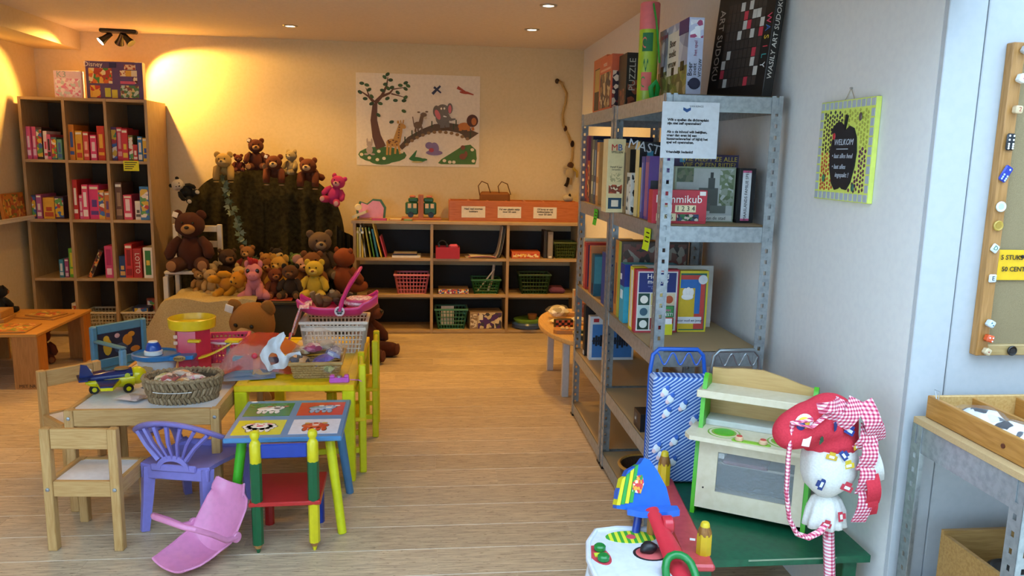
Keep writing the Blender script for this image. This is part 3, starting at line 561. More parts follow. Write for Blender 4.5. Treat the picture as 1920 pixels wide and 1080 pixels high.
# fourth level
game('black double puzzle box standing on the fourth rack shelf', .876, 1.15, 4.19, 4.24, z4, .285, '#131316', [('y', .06, .95, .45, .78, 'art:#5a6a78 #303840 #8a94a0 #20242a@1'), ('x', .1, .9, .02, .1, '#c8c4bc')], [('y', .5, .88, .045, '2 Puzzles', '#c8ccd0', 0)], group=GR)
t = game('white puzzle box with a city skyline mirrored in water', .884, 1.135, 4.10, 4.15, z4, .245, '#d3d6da', [('y', .06, .95, .06, .82, '#3f78b8'), ('y', .06, .95, .42, .46, '#12202e'), ('y', .08, .2, .87, .95, '#b02c34')], [('y', .4, .91, .03, '1000', '#a04050', 0)], group=GR)
rnd = random.Random(3)
for i in range(16):
    u = .075+i*.053; hh = .012+.035*rnd.random()+(.05 if i in (6,) else 0)
    part('skyline', bx(u*.251, (u+.045)*.251, -.0024, -.0014, .245*.44-hh*.9, .245*.44+hh), M('#0f1c2a', .5), t)
game('small black carton on the fourth rack shelf', .862, .98, 2.96, 3.06, z4, .075, '#1a1b1f', [('x', .1, .5, .3, .8, '#3a3c44')], [('x', .3, .5, .02, '60', '#c8ccd0', 0)], group=GR)
t = thing('wicker_bowl', 'dark brown wicker bowl on the bottom rack shelf', 'bowl', (.95, 3.16, .077)); part('bowl', wob(lathe([(.06, 0), (.10, .05), (.115, .10), (.105, .10), (.085, .05), (.05, .012)], 26), .004, 40), wood('#4a3424', '#2c1e14', 2, sc=2), t); part('rim', tube([(.112*cos(a), .112*sin(a), .102) for a in [i*2*pi/26 for i in range(26)]], .007, 6, True), wood('#b8863c', axis=2), t)
# top level
OR = ['#c0603a', '#d8805a']
game('orange-framed jigsaw box with a portrait at the far end of the rack top', .90, .955, 4.02, 4.33, z1, .285, '#c4683f', [('x', .12, .95, .06, .82, '#2c2418'), ('x', .15, .55, .4, .8, '#b89a4a'), ('x', .5, .75, .3, .7, '#a08468'), ('y', .1, .9, .05, .9, '#d07a50')], group=GR)
game('orange jigsaw box with a painting of figures on the rack top', .875, .93, 3.79, 4.06, z1, .26, '#cc5c38', [('x', .08, .92, .05, .7, 'art:#2a2030 #8a6a38 #c8b080 #5a3a28@1.6'), ('x', .1, .9, .74, .78, '#e0a080'), ('y', .1, .9, .05, .7, 'art:#8a3028 #e0c0a0 #302028@2')], [('x', .5, .85, .022, 'PUZZLE', '#e8c8a8', 0)], group=GR)
game('black puzzle box with vertical white title on the rack top', .905, .985, 3.62, 3.77, z1, .245, '#26241f', [('y', .1, .95, .05, .5, 'art:#5a2a20 #26241f #8a4a30@2'), ('x', .1, .9, .05, .35, 'art:#5a2a20 #26241f #8a4a30@2')], [('y', .36, .6, .042, 'PUZZLE', '#b8b4a4', pi/2)], group=GR)
t = thing('puzzle_tube', 'tall pink and green cardboard tube with a green strap', 'tube', (.925, 3.34, z1)); n = 28
part('tube', lathe([(.040, 0), (.041, .004), (.041, .30)], n), paper('#9cb828', .4), t); part('lid', lathe([(.0415, .30), (.0415, .405), (.038, .41)], n), paper('#de6f70', .4), t)
for z0, c, c2 in ((.21, '#1d6a3c', '#d86a60'), (.05, '#d86a60', '#3a8a3a')):
    part('printed_square', sheet(lambda u, v, z0=z0: (.0416*cos(-2.5+u*1.1), .0416*sin(-2.5+u*1.1), z0+.075*v), 6, 1, .0008), paper(c), t); part('lizard', sheet(lambda u, v, z0=z0: ((.0424)*cos(-2.2+.35*cos(5*u)*(.4+.6*u)), .0424*sin(-2.2+.35*cos(5*u)*(.4+.6*u)), z0+.037+.025*sin(5*u)*(.4+.6*u)+.006*v), 14, 1, .0006), paper(c2), t)
part('dragon', sheet(lambda u, v: (.0424*cos(-2.3+.5*u), .0424*sin(-2.3+.5*u), .145+.02*sin(9*u)+.016*v), 10, 1, .0008), paper('#176a34'), t)
part('strap', tube([(.0, -.044, .40), (.012, -.058, .33), (.022, -.075, .22), (.03, -.07, .16)], .011, 6, flat=.25), M('#159a3c', .5), t); part('strap_loop', tube([(.012, -.046, .02), (.0, -.062, .06), (.02, -.068, .085), (.034, -.056, .06), (.03, -.04, .01)], .011, 6, flat=.25), M('#159a3c', .5), t)
t = game('pale blue dating-show game box with a bottle on its spine', .985, 1.045, 3.0, 3.38, z1, .30, '#b8c2dc', [('x', 0, 1, .42, 1, 'art:#9aa0b4 #b8bcc8 #7a8098 #c8ccd4@.6'), ('x', 0, 1, 0, .42, 'art:#6a7a3a #8a8a4a #5a5a38 #a8a078@1.2'), ('x', .33, .72, .34, .9, '#dcd6c8'), ('x', .70, 1, .82, 1, '#3a2a6a'), ('y', .1, .95, .75, .97, 'art:#d8dce8 #b8c2dc #e8ecf4 #a04a70@2'), ('x', .1, .2, .36, .5, '#1c1a1a'), ('x', .5, .58, .34, .44, '#201c1c'), ('x', .8, .9, .36, .48, '#1c1a1a')],
         [('x', .52, .62, .04, 'Boer\nzoekt\nvrouw', '#1c1c28', 0), ('y', .2, .36, .026, 'Boer', '#16182c', pi/2), ('y', .5, .36, .02, 'zoekt', '#16182c', pi/2), ('y', .8, .38, .026, 'vrouw', '#16182c', pi/2), ('y', .5, .62, .018, 'het spel', '#8a2a5a', pi/2), ('x', .2, .9, .03, 'het spel', '#a03a4a', 0)], group=GR)
part('bottle', join(ball(.024, .0015, .022, c=(.032, -.0032, .055)), bx(.006, .012, -.0042, -.003, .048, .062)), M('#1a2040', .5), t)
# art sudoku box leaning against the wall
t = thing('board_game', 'large black sudoku game box with red and white tiles leaning on the wall', 'game box', (1.232, 2.86, z1+.001), (0, rad(6), rad(17)), GR); sw, sh = .34, .42
part('lid', bx(0, .04, 0, sw, 0, sh, .002), M('#161311', .45), t); part('tray', bx(.004, .048, .004, sw-.004, .004, sh-.004), M('#100e0d', .45), t)
for i in range(9):
    for j in range(9):
        c = '#3a302a'; k = (i*7+j*5+i*j) % 11
        if k == 3: c = '#c43a4a'
        elif k in (5, 8): c = '#c8c4bc'
        part('tile', bx(-.0012, 0, .05+i*.0245, .05+i*.0245+.022, .05+j*.036, .05+j*.036+.033), paper(c), t)
text('ART SUDOKU', .045, paper('#b8aca0'), t, (-.0015, .305, .22), (pi/2, pi/2, -pi/2))
for i, c in enumerate('#d8486a #3a6ab0 #d8b83a #c83a48 #3aa0a0 #e0e0e0'.split()): text('WASILY'[i], .036, paper(c), t, (-.0015, .025, .29-i*.034), (pi/2, pi/2, -pi/2))
text('WASILY ART SUDOKU', .03, paper('#d8d4cc'), t, (.02, -.0012, .22), (pi/2, -pi/2, 0))
# notices taped to the racks
t = thing('paper_notice', 'white laminated notice taped to the front corner of the metal rack', 'notice', (.941, 2.792, 1.607)); part('sheet', bx(-.106, .106, -.0015, 0, -.1, .1), M('#cfd4da', .12), t)
text('Wilt u spellen die dichtgeplakt\nzijn niet zelf openmaken?', .0125, INK, t, (-.085, -.002, .03), (pi/2, 0, 0), 'LEFT', bold=.0005)
text('Als u de inhoud wilt bekijken,\nvraag dan even bij een\nkassamedewerker of hij/zij het\nspel wil openmaken.', .0125, INK, t, (-.085, -.002, -.025), (pi/2, 0, 0), 'LEFT', bold=.0005)
text('Vriendelijk bedankt!', .0125, INK, t, (-.085, -.002, -.078), (pi/2, 0, 0), 'LEFT', bold=.0005); part('logo', tf(prism([(-.014, .006), (0, 0), (.014, .006), (.014, -.004), (0, -.012), (-.014, -.004)], .001), (-.015, -.0015, .075), (pi/2, 0, 0)), paper('#24508a'), t); text('VAN KINGS', .01, paper('#6a7078'), t, (.02, -.002, .085), (pi/2, 0, 0))
for nm, y, zz, c, s in (('lime green sticky note on the far rack beam', 3.89, 1.206, '#3fc82f', .08), ('yellow-green sticky note with writing on the near rack beam', 2.94, 1.195, '#c8e018', .085)):
    o = solid('sticky_note', sheet(lambda u, v, s=s: (-.002-.008*(1-v)*(1-v), -(u-.5)*s, -s/2+s*v), 3, 5, .0006), paper(c), nm, 'note', (.848, y, zz), 0, 'sticky notes')
    for k in range(4): part('handwriting', bx(-.0068+.0012*k, -.006+.0012*k, -s*.35, s*(.3-.05*k), -s*.33+k*s*.2, -s*.27+k*s*.2), INK, o)
# ================================================================ small furniture
birch = wood('#c79f66', '#b3874c', 0, .5); birchv = wood('#c79f66', '#b3874c', 2, .5); birchy = wood('#c79f66', '#b3874c', 1, .5)
laminate = M('#e3e4e6', .35); bolt = M('#aab2bc', .3, .9)
def bolts(parent, pts):
    for p in pts: part('bolt', tf(lathe([(.008, 0), (.007, .003), (.002, .004)], 12), p, (pi/2, 0, 0)), bolt, parent)
def pine_table(label, x0, x1, y0, y1, h):
    w, d = x1-x0, y1-y0; t = thing('play_table', label, 'table', (x0, y0, 0), 0, 'white-topped pine tables'); a = .036
    for x in (0, w-a):
        for y in (0, d-a): part('leg', bx(x, x+a, y, y+a, 0, h, .003), birchv, t)
    for y in (.004, d-.024): part('apron', bx(a, w-a, y, y+.02, h-.07, h, .002), birch, t)
    for x in (.004, w-.024): part('apron', bx(x, x+.02, a, d-a, h-.07, h, .002), birchy, t)
    part('table_top', bx(.024, w-.024, .024, d-.024, h-.016, h-.006), laminate, t)
    bolts(t, [(.018, 0, h-.035), (w-.018, 0, h-.035)]); return t
pine_table('pine table with white top holding the oval woven basket', -1.475, -.862, 3.215, 3.68, .44)
pine_table('pine table with white top holding the toy police garage', -1.475, -.872, 3.70, 4.16, .44)
def pine_chair(label, loc, rot):
    t = thing('pine_chair', label, 'chair', loc, rot, 'pine children chairs'); a = .034; w = .278
    for x in (0, w-a):
        part('back_leg', bx(x, x+a, 0, a, 0, .48, .003), birchv, t); part('front_leg', bx(x, x+a, .235, .235+a, 0, .27, .003), birchv, t)
    part('back_rail', bx(a, w-a, .008, .028, .40, .478, .003), birch, t); part('seat_rail', bx(a, w-a, .006, .026, .215, .275, .002), birch, t); part('seat_rail', bx(a, w-a, .243, .263, .215, .27, .002), birch, t)
    for x in (.004, w-.024): part('seat_rail', bx(x, x+.02, a, .235, .215, .275, .002), birchy, t)
    part('seat', bx(.024, w-.024, .026, .243, .258, .266), laminate, t); bolts(t, [(.017, 0, .245), (w-.017, 0, .245)]); return t
pine_chair('pine chair with white seat in the foreground beside the lilac chair', (-1.415, 2.885, 0), rad(-4))
c = pine_chair('pine chair with a price sticker pushed under the table side', (-1.60, 3.88, 0), rad(-135))
part('price_sticker', tf(ball(.016, .0008, .01), (.06, .029, .44)), WHITE, c)

# lilac plastic armchair
lil = plastic('#837dc6', .38); t = thing('lilac_armchair', 'lilac plastic children armchair with a fan-slatted back', 'chair', (-.985, 3.03, 0), rad(-13)); t.scale = (1.10, 1.12, 1.07)
part('seat', sheet(lambda u, v: ((u-.5)*(.26+.04*v), -.005+.28*v, .245-.012*sin(pi*u)+.012*cos(pi*v)), 8, 8, .014), lil, t)
part('seat_skirt', bx(-.13, .13, -.012, 0, .20, .25, .004), lil, t); part('seat_skirt', bx(-.14, .14, .27, .285, .21, .245, .004), lil, t)
def band(a): return (.165*cos(a)*(1.0 if sin(a) < 0 else 1.0), .085-.13*max(0, -sin(a))**.8+.16*max(0, sin(a)), .34+.09*max(0, -sin(a))**1.2-.02*max(0, sin(a)))
part('top_band', tube([(-.165, .24, .325), (-.17, .16, .325)]+[band(pi+i*pi/16) for i in range(17)]+[(.17, .16, .325), (.165, .24, .325)], .02, 8, flat=.5), lil, t)
for s in (-1, 1): part('arm_post', tube([(s*.165, .24, .325), (s*.155, .265, .28), (s*.145, .275, .23)], [.02, .022, .024], 8, flat=.6), lil, t)
for i in range(7):
    k = i-3; a = 1.5*pi+k*.30; p = Vector(band(a)); b = Vector((k*.017, -.012, .285))
    part('back_slat', tube([p-Vector((0, 0, .01)), p.lerp(b, .5)+Vector((0, -.012, 0)), b], [.0135, .0115, .0095] if abs(k) < 3 else [.016, .016, .02], 6, flat=.5), lil, t)
part('back_arch', sheet(lambda u, v: (.062*cos(pi*u)*(.75+.25*v), -.014, .245+.055*sin(pi*u)*(.6+.4*v)), 14, 2, .008), lil, t)
part('back_foot', bx(-.085, .085, -.02, -.006, .235, .262, .004), lil, t)
for x, y, dx, dy in ((-.11, .01, -.006, -.035), (.11, .01, .006, -.035), (-.125, .26, -.006, .03), (.125, .26, .006, .03)):
    part('leg', tube([(x+dx, y+dy, 0), (x+dx*.5, y+dy*.4, .12), (x, y, .245)], [.019, .024, .03], 4), lil, t, smooth=30)

# low square table with four printed animals
t = thing('animal_table', 'small blue table printed with four farm animals on coloured squares', 'table', (-.555, 3.15, 0), rad(1)); tt = .42
top = part('table_top', bx(-.222, .222, -.232, .232, tt-.02, tt, .004), M('#4d87ba', .3), t)
def disc(rx, ry, z0, x, y, n=16): return tf(lathe([(1, 0), (.98, .0005)], n, sx=rx, sy=ry), (x, y, z0))
for cx, cy, c in ((-.108, .108, '#1d7a36'), (.108, .108, '#c83a2c'), (-.108, -.112, '#d2cf1e'), (.108, -.112, '#d6dcec')):
    p = part('printed_square', bx(cx-.094, cx+.094, cy-.085, cy+.085, tt-.0002, tt+.0008), paper(c, .25), top); z0 = tt+.0009
    bl = {'#1d7a36': '#e6e6e2', '#c83a2c': '#8aa8cc', '#d2cf1e': '#eceae0', '#d6dcec': '#c43a22'}[c]; ink = '#26262a'
    body = [disc(.052, .03, z0, cx, cy+.008), disc(.03, .022, z0+.0003, cx+(.03 if cy > 0 else .0), cy+.02)]+[disc(.010, .022, z0, cx+k, cy-.03, 10) for k in (-.036, -.014, .014, .036)]
    if c == '#d2cf1e': body += [disc(.017, .014, z0, cx+.05*cos(a), cy+.008+.03*sin(a), 10) for a in [i*pi/5 for i in range(10)]]
    part('outline', join(*[([(cx+(x-cx)*1.07, cy+(y-cy)*1.1, z-.0004) for x, y, z in v[0]], v[1]) for v in body]), paper(ink, .3), p)
    part('animal_print', join(*body), paper(bl, .3), p)
    fx = cx+(.03 if cy > 0 else 0)
    part('face_print', join(disc(.014, .009, z0+.001, fx, cy+.012, 12), disc(.004, .005, z0+.0014, fx-.012, cy+.03, 8), disc(.004, .005, z0+.0014, fx+.012, cy+.03, 8)), paper({'#1d7a36': '#3a302c', '#c83a2c': '#e8e4e0', '#d2cf1e': '#d85a6a', '#d6dcec': '#e8c8b8'}[c], .3), p)
    part('ear_print', join(disc(.012, .007, z0+.0006, fx-.034, cy+.036, 10), disc(.012, .007, z0+.0006, fx+.034, cy+.036, 10)), paper({'#1d7a36': '#a84a3a', '#c83a2c': '#e8e4e0', '#d2cf1e': '#e08a90', '#d6dcec': '#d8a030'}[c], .3), p)
part('white_sticker', disc(.014, .008, tt+.0005, -.19, .216), WHITE, top)
for sx, sy, c in ((-1, -1, '#3fae1c'), (1, -1, '#d6d816'), (1, 1, '#4d7ea6'), (-1, 1, '#7d6a9a')):
    part('leg', tube([(sx*.215, sy*.19, 0), (sx*.165, sy*.15, tt-.018)], [.0175, .0195], 14), M(c, .4), t)

# pencil chair
t = thing('pencil_chair', 'children chair with pencil-shaped green and yellow posts and red seat', 'chair', (-.53, 2.83, 0), rad(2)); gm, ym, rm, bm = (paint(c, .3) for c in ('#0f5a34', '#d6c81a', '#b82a28', '#1c3c9c'))
tipm = wood('#c08a4a', axis=2); oct_ = lambda r, h: cyl(r, h, 8)
for s, low, tip in ((-1, gm, '#0f5a34'), (1, ym, '#d6c81a')):
    p = part('pencil_post', tf(oct_(.021, .20), (s*.104, 0, .035)), low, t); part('wood_tip', tf(cyl(.010, .018, 10, .0205), (s*.104, 0, .017)), tipm, p); part('pencil_point', tf(cyl(.006, .017, 10, .010), (s*.104, 0, 0)), paint(tip), p)
    part('green_sleeve', tf(oct_(.022, .155), (s*.104, 0, .205)), gm, p)
    k = part('yellow_top', lathe([(.019, 0), (.021, .004), (.021, .075), (.016, .085), (.0125, .09), (.0125, .094), (.017, .102), (.0185, .112), (.015, .123), (.004, .129)], 18), ym, p, (s*.104, 0, .355))
part('back_rail', bx(-.084, .084, -.008, .008, .375, .43, .004), bm, t)
part('seat', bx(-.132, .132, -.022, .26, .19, .207, .004), rm, t)
for s, m in ((-1, rm), (1, bm)): part('front_leg', tf(oct_(.019, .19), (s*.10, .235, 0)), m, t)

# yellow table and chairs
yl = M('#e6c80c', .33, col2='#dcbe08'); yg = M('#d6d412', .35)
t = thing('yellow_table', 'yellow painted children table with thick square legs', 'table', (-.86, 3.46, 0)); w, d, h = .53, .95, .465
part('table_top', join(bx(0, w, 0, .05, h-.03, h, .003), bx(0, w, d-.05, d, h-.03, h, .003), bx(0, .05, .05, d-.05, h-.03, h, .003), bx(w-.05, w, .05, d-.05, h-.03, h, .003), bx(.05, w-.05, .05, d-.05, h-.03, h-.006)), yl, t)
for x in (0, w-.055):
    for y in (0, d-.055): part('leg', bx(x, x+.055, y, y+.055, 0, h-.03, .004), yg, t)
for x in (.01, w-.03): part('apron', bx(x, x+.02, .055, d-.055, h-.09, h-.03), yg, t)
def yellow_chair(label, loc, rot=0.0):
    t = thing('yellow_chair', label, 'chair', loc, rot, 'yellow children chairs')     # faces -x
    for y in (0, .235):
        part('back_leg', bx(-.033, 0, y, y+.033, 0, .53, .005), yg, t); part('front_leg', bx(-.27, -.237, y, y+.033, 0, .255, .005), yg, t)
    for z in (.37, .475): part('back_rail', bx(-.026, -.008, .033, .235, z, z+.04, .004), yg, t)
    part('seat', bx(-.28, -.001, -.002, .27, .255, .277, .005), yl, t)
    for y in (.008, .245): part('stretcher', bx(-.24, -.03, y, y+.016, .1, .125), yg, t)
    return t
yellow_chair('yellow wooden chair nearest the blue animal table, tucked in', (-.285, 3.56, 0), rad(6)); yellow_chair('yellow wooden chair beside the white laundry basket, tucked in', (-.258, 4.03, 0), rad(2))

# blue chair with picture panel
bl = paint('#4d86a8', .45); t = thing('blue_chair', 'light blue wooden chair with a dark cartoon picture panel', 'chair', (-1.845, 4.42, 0), rad(52)); cw = .33
for x in (0, cw-.034): part('back_leg', bx(x, x+.034, 0, .034, 0, .52, .008), bl, t)
part('front_leg', bx(cw-.034, cw, -.27, -.236, 0, .27, .008), bl, t); part('front_leg', bx(0, .034, -.27, -.236, 0, .43, .008), paint('#6aaad4', .35), t)
for z, hh in ((.47, .05), (.275, .05)): part('back_rail', bx(.034, cw-.034, .006, .028, z, z+hh, .004), bl, t)
pn = part('picture_panel', bx(.034, cw-.034, .010, .024, .325, .47), M('#16203e', .5), t)
for x, z, rx, rz, c in ((.09, .39, .026, .05, '#c0a032'), (.085, .435, .018, .02, '#c8a836'), (.17, .37, .04, .03, '#34466a'), (.21, .41, .03, .034, '#c07a28'), (.235, .44, .022, .016, '#c8882c'), (.15, .445, .016, .014, '#c8a0a8'), (.255, .35, .03, .018, '#b8702c')):
    part('paint_patch', tf(ball(rx, .0015, rz, 12, 6), (x, .0095, z)), paint(c), pn)
part('seat', bx(0, cw, -.28, .034, .25, .27, .004), bl, t)
part('arm_rest', bx(0, .034, -.27, .0, .43, .445, .006), bl, t)
solid('blue_chair_top_box', join(bx(-.05, .05, -.04, .04, 0, .42, .004), bx(-.056, .056, -.046, .046, .40, .42, .003)), bl, 'narrow blue box standing in for another blue chair top beside the big brown bear', 'box', (-1.19, 5.28, 0))  # plain stand-in for the top of a second blue chair

# doll carriers
def carrier(name, label, loc, rot, col, L=.42, w=.2, handle=True):
    m = plastic(col, .3); t = thing(name, label, 'doll carrier', loc, rot)
    def fn(u, v):
        y = L*(-.48+u*.90-.42*max(0, u-.46)); zc = .014+.05*max(0, .25-u)+1.0*L*max(0, u-.46)**1.2+.06*max(0, .44-abs(u-.3))*0; e = abs(v-.5)*2
        k = (1.0-.35*max(0, u-.82)*4*e)*(1.0-.12*max(0, .12-u)*8*e); return ((v-.5)*w*k*(1+.12*sin(pi*u)), y-.02*e*e*(u > .9), zc+(.022+.04*sin(pi*u)**2)*e**2.2)
    part('shell', sheet(fn, 24, 14, .004), m, t)
    for u in (0, 1): part('edge', tube([Vector(fn(i/16, u))+Vector((0, 0, .001)) for i in range(17)], .0045, 6), m, t)
    for u in (0, 1): part('edge', tube([Vector(fn(u, i/12))+Vector((0, 0, .001)) for i in range(13)], .0045, 6), m, t)
    if handle:
        a = Vector(fn(.52, 0)); b = Vector(fn(.52, 1))
        part('handle', tube([a+Vector((-.008, 0, 0)), a+Vector((-.012, -.05, .01)), a+Vector((-.012, -.11, .06)), a+Vector((.0, -.175, .105)), a+Vector((.03, -.195, .115)), b+Vector((-.03, -.195, .115)), b+Vector((-.0, -.175, .105)), b+Vector((.012, -.11, .06)), b+Vector((.012, -.05, .01)), b+Vector((.008, 0, 0))], .0105, 10), m, t)
        for q, e in ((a, -.016), (b, 0)): part('pivot', tf(cyl(.02, .016, 18, b=.003), q+Vector((e, 0, 0)), (0, pi/2, 0)), m, t)
        for u, v in ((.86, .4), (.9, .6), (.75, .72), (.2, .55), (.15, .75)): part('slot', tf(box(.012, .003, .002), Vector(fn(u, v))+Vector((0, 0, .001)), (rad(40) if u > .5 else 0, 0, 0)), M('#5a2a44', .6), t)
    return t
carrier('doll_carrier', 'pink plastic doll carrier shell lying on the floor in the foreground', (-.785, 2.85, 0), rad(-34), '#dd8cb8', .46, .19)
carrier('doll_carrier', 'coral red plastic doll seat on the floor behind the blue chair', (-2.07, 5.30, 0), rad(72), '#cc5350', .5, .22, False)

# low puzzle table by the wall
pw = wood('#bd7a34', '#a56424', 0); t = thing('puzzle_table', 'low wooden table with board legs beside the tall bookcase', 'table', (-3.12, 4.97, 0)); w, d, h = .72, .80, .355
part('table_top', bx(0, w, 0, d, h-.02, h, .003), wood('#c58c42', '#b07a34'), t)
for x, sx in ((.005, 1), (w-.005, -1)):
    for y, sy in ((.01, 1), (d-.01, -1)):
        part('leg_board', bx(min(x, x+sx*.15), max(x, x+sx*.15), min(y, y+sy*.02), max(y, y+sy*.02), 0, h-.02), wood('#b77a3c', '#a0672c', 2), t)
        part('leg_board', bx(min(x, x+sx*.02), max(x, x+sx*.02), min(y+sy*.02, y+sy*.12), max(y+sy*.02, y+sy*.12), 0, h-.02), wood('#c0782e', '#a86420', 2), t)
text('MET NR', .028, M('#3a2413', .7), t, (w-.08, .0085, .02), (pi/2, 0, 0))
PZ = 'art:#c8963c #a8602c #d8b060 #7a8a40 #b84a2c@2'
for i, (x, y, z, ww, dd, hh, c, r, lb) in enumerate(((-2.66, 5.12, h, .34, .26, .010, PZ, 4, 'wooden jigsaw board with a green scene nearest the table corner'), (-2.60, 5.52, h, .28, .22, .012, '#c4883c', -12, 'tan puzzle board lying at the back corner of the low table'), (-2.58, 5.50, h+.014, .2, .16, .010, PZ, -20, 'small puzzle board lying on the tan one'), (-2.88, 5.36, h, .26, .22, .03, '#a87a48', 8, 'stacked wooden puzzle tray on the low table'), (-2.87, 5.36, h+.032, .22, .18, .045, '#b58a58', 3, 'closed wooden box on top of the puzzle tray'))):
    t = thing('puzzle_board', lb, 'puzzle', (x, y, z), rad(r), 'puzzles on the low table'); part('board', bx(-ww/2, ww/2, -dd/2, dd/2, 0, hh, .002), wood('#b8843e'), t); part('picture', bx(-ww/2+.015, ww/2-.015, -dd/2+.015, dd/2-.015, hh, hh+.001), cmat(c), t)
# picture ledge on the wall
t = thing('wall_ledge', 'narrow white picture ledge on the side wall', 'shelf', (XL, 5.2, .935)); part('board', bx(.0, .10, 0, 1.30, 0, .02, .002), M('#d8d0be', .5), t); part('lip', bx(.09, .10, 0, 1.30, .02, .035, .002), M('#d8d0be', .5), t)
game('orange patterned puzzle leaning on the wall ledge', XL+.03, XL+.055, 6.12, 6.44, .956, .19, '#b8722e', [], group=None, name='puzzle_board', cat='puzzle', rot=(0, rad(-6), 0))
o = bpy.data.objects[[x.name for x in bpy.data.objects if x.get('label', '').startswith('orange patterned puzzle')][0]]; part('picture', bx(.025, .0262, .01, .31, .01, .18), cmat('art:#c8802c #a04a20 #d8b050 #7a7a30 #b85a30@1.6'), o)
# ================================================================ things on the small tables
ZT = .434; ZY = .459
def packet(label, loc, rot, w, d, h, cols, sc=2.0, group='toy packets in the oval basket', name='toy_packet'):
    t = thing(name, label, 'packet', loc, rot, group)
    def top(u, v, k=1): e = (4*u*(1-u))**.4*(4*v*(1-v))**.4; return ((u-.5)*w, (v-.5)*d, k*h*.5*e)
    part('contents', wob(join(sheet(lambda u, v: tuple(c*.82 for c in top(u, v)), 6, 6), sheet(lambda u, v: tuple(c*.82 for c in top(1-u, v, -1)), 6, 6)), h*.12, 40, len(label)), cmat(f'art:{cols}@{sc}'), t)
    part('film', wob(join(sheet(lambda u, v: top(u, v), 7, 7), sheet(lambda u, v: top(1-u, v, -1), 7, 7)), h*.14, 45, 3), M('#e8e8ea', .08, 0, 'clear', alpha=.09), t)
    return t
# oval woven basket
t = thing('woven_basket', 'oval basket of thick woven brown seagrass on the pine table', 'basket', (-1.05, 3.385, ZT), rad(8)); wv = [wood(c, c2, 2, .7, 2) for c, c2 in (('#a38a66', '#6f5a3e'), ('#8f7552', '#5c4830'))]
rx, ry, bh = .158, .112, .102
for m in range(2):
    P = []
    for r in range(3):
        n = 46
        for i in range(n):
            if (i+r) % 2 != m: continue
            a = 2*pi*(i+.5*r)/n; f = .80+.2*((r+.5)/3)**.7; x, y = rx*f*cos(a), ry*f*sin(a)
            P.append(tf(ball(.010, .0105, .026, 7, 5), (x, y, .02+r*.032), (rad(26 if r % 2 else -26)*0, 0, math.atan2(y/ry**2, x/rx**2))))
            P[-1] = ([(p[0]+(p[2]-.02-r*.032)*.5*(1 if r % 2 else -1)*-sin(a), p[1]+(p[2]-.02-r*.032)*.5*(1 if r % 2 else -1)*cos(a), p[2]) for p in P[-1][0]], P[-1][1])
    o = part('weave', join(*P), wv[m], t); o['kind'] = 'stuff'
part('rim', tube([(rx*1.0*cos(a)+.003*sin(23*a), ry*1.0*sin(a), bh+.003*cos(40*a)) for a in [i*2*pi/80 for i in range(80)]], .0095, 7, True), wv[0], t)
part('liner', lathe([(.76, .004), (.86, .045), (.93, .088), (.90, .088), (.82, .04), (.72, .012)], 32, sx=rx, sy=ry), M('#5a4a36', .9), t)
part('string', tube([(rx*.93*cos(a), ry*.93*sin(a)-.014, .058) for a in [-2.4+i*.09 for i in range(14)]], .0014, 5), WHITE, t)
PKC = ['#d8a0b0 #e8d8c8 #c0506a #a8a0b8', '#b8a0d0 #e0d8e8 #8070b0 #e8e0d0', '#d8b830 #e8d8a0 #b8802c #e8e0c8', '#c8503c #e8d8cc #904030', '#b8c060 #808a30 #e0dcc0', '#d898a8 #c8c0c0 #e8e4e0', '#e0a060 #c8b8a8 #f0e8dc', '#a83a40 #d8c8c0 #502028']
for i in range(8):
    a = i*2.4; r = .3+.5*((i*37 % 10)/10)
    packet(f"clear bag of {['pink', 'lilac', 'golden yellow', 'red', 'olive green', 'rose and grey', 'orange', 'dark red'][i]} trinkets in the oval basket", (-1.05+rx*r*cos(a)*.75, 3.385+ry*r*sin(a)*.75, ZT+.078+.004*i), (rad(10*sin(i*2)), rad(12*cos(i*3)), i*1.1), .095, .075, .04, PKC[i])
packet('flat grey plastic bag lying beside the oval basket', (-1.262, 3.37, ZT+.012), rad(-20), .13, .10, .02, '#9a96a0 #c0bcc4 #807c88 #a8a4b0', 1.0, None)
packet('navy printed packet resting on the grey bag', (-1.225, 3.45, ZT+.03), (0, 0, rad(-30)), .06, .035, .014, '#1a2050 #20285c #e0e0e8', 2, None)
# toy plane
t = thing('toy_plane', 'blue and yellow plastic toy aeroplane on black wheels', 'toy plane', (-1.37, 3.50, ZT), rad(28)); t.scale = (1.12, 1.12, 1.12); yp, bp = plastic('#d3c90e', .15), plastic('#16245c', .2)
part('hull', tf(lathe([(.004, -.11), (.02, -.09), (.034, -.03), (.042, .03), (.040, .06)], 18, sx=.8), (0, 0, .048), (0, pi/2, 0)), yp, t)
part('nose', ball(.036, .036, .036, c=(.075, 0, .056)), yp, t); part('cowl', tf(lathe([(.004, -.12), (.02, -.085), (.031, -.03), (.037, .03), (.036, .055)], 18, sx=.7), (0, 0, .066), (0, pi/2, 0)), bp, t)
part('wing', tf(prism([(-.05, -.12), (-.01, -.135), (.035, -.03), (.035, .03), (-.01, .135), (-.05, .12), (-.055, 0)], .012), (-.02, 0, .042)), yp, t); part('wing_top', tf(prism([(-.05, -.12), (-.01, -.135), (.03, -.03), (.03, .03), (-.01, .135), (-.05, .12), (-.055, 0)], .006), (-.021, 0, .054)), bp, t)
part('tail_wing', tf(prism([(-.03, -.045), (0, -.05), (.02, 0), (0, .05), (-.03, .045)], .007), (-.105, 0, .066)), bp, t); part('tail_fin', tf(prism([(-.03, 0), (.025, 0), (.0, .048), (-.022, .055)], .008), (-.1, .004, .07), (pi/2, 0, 0)), bp, t)
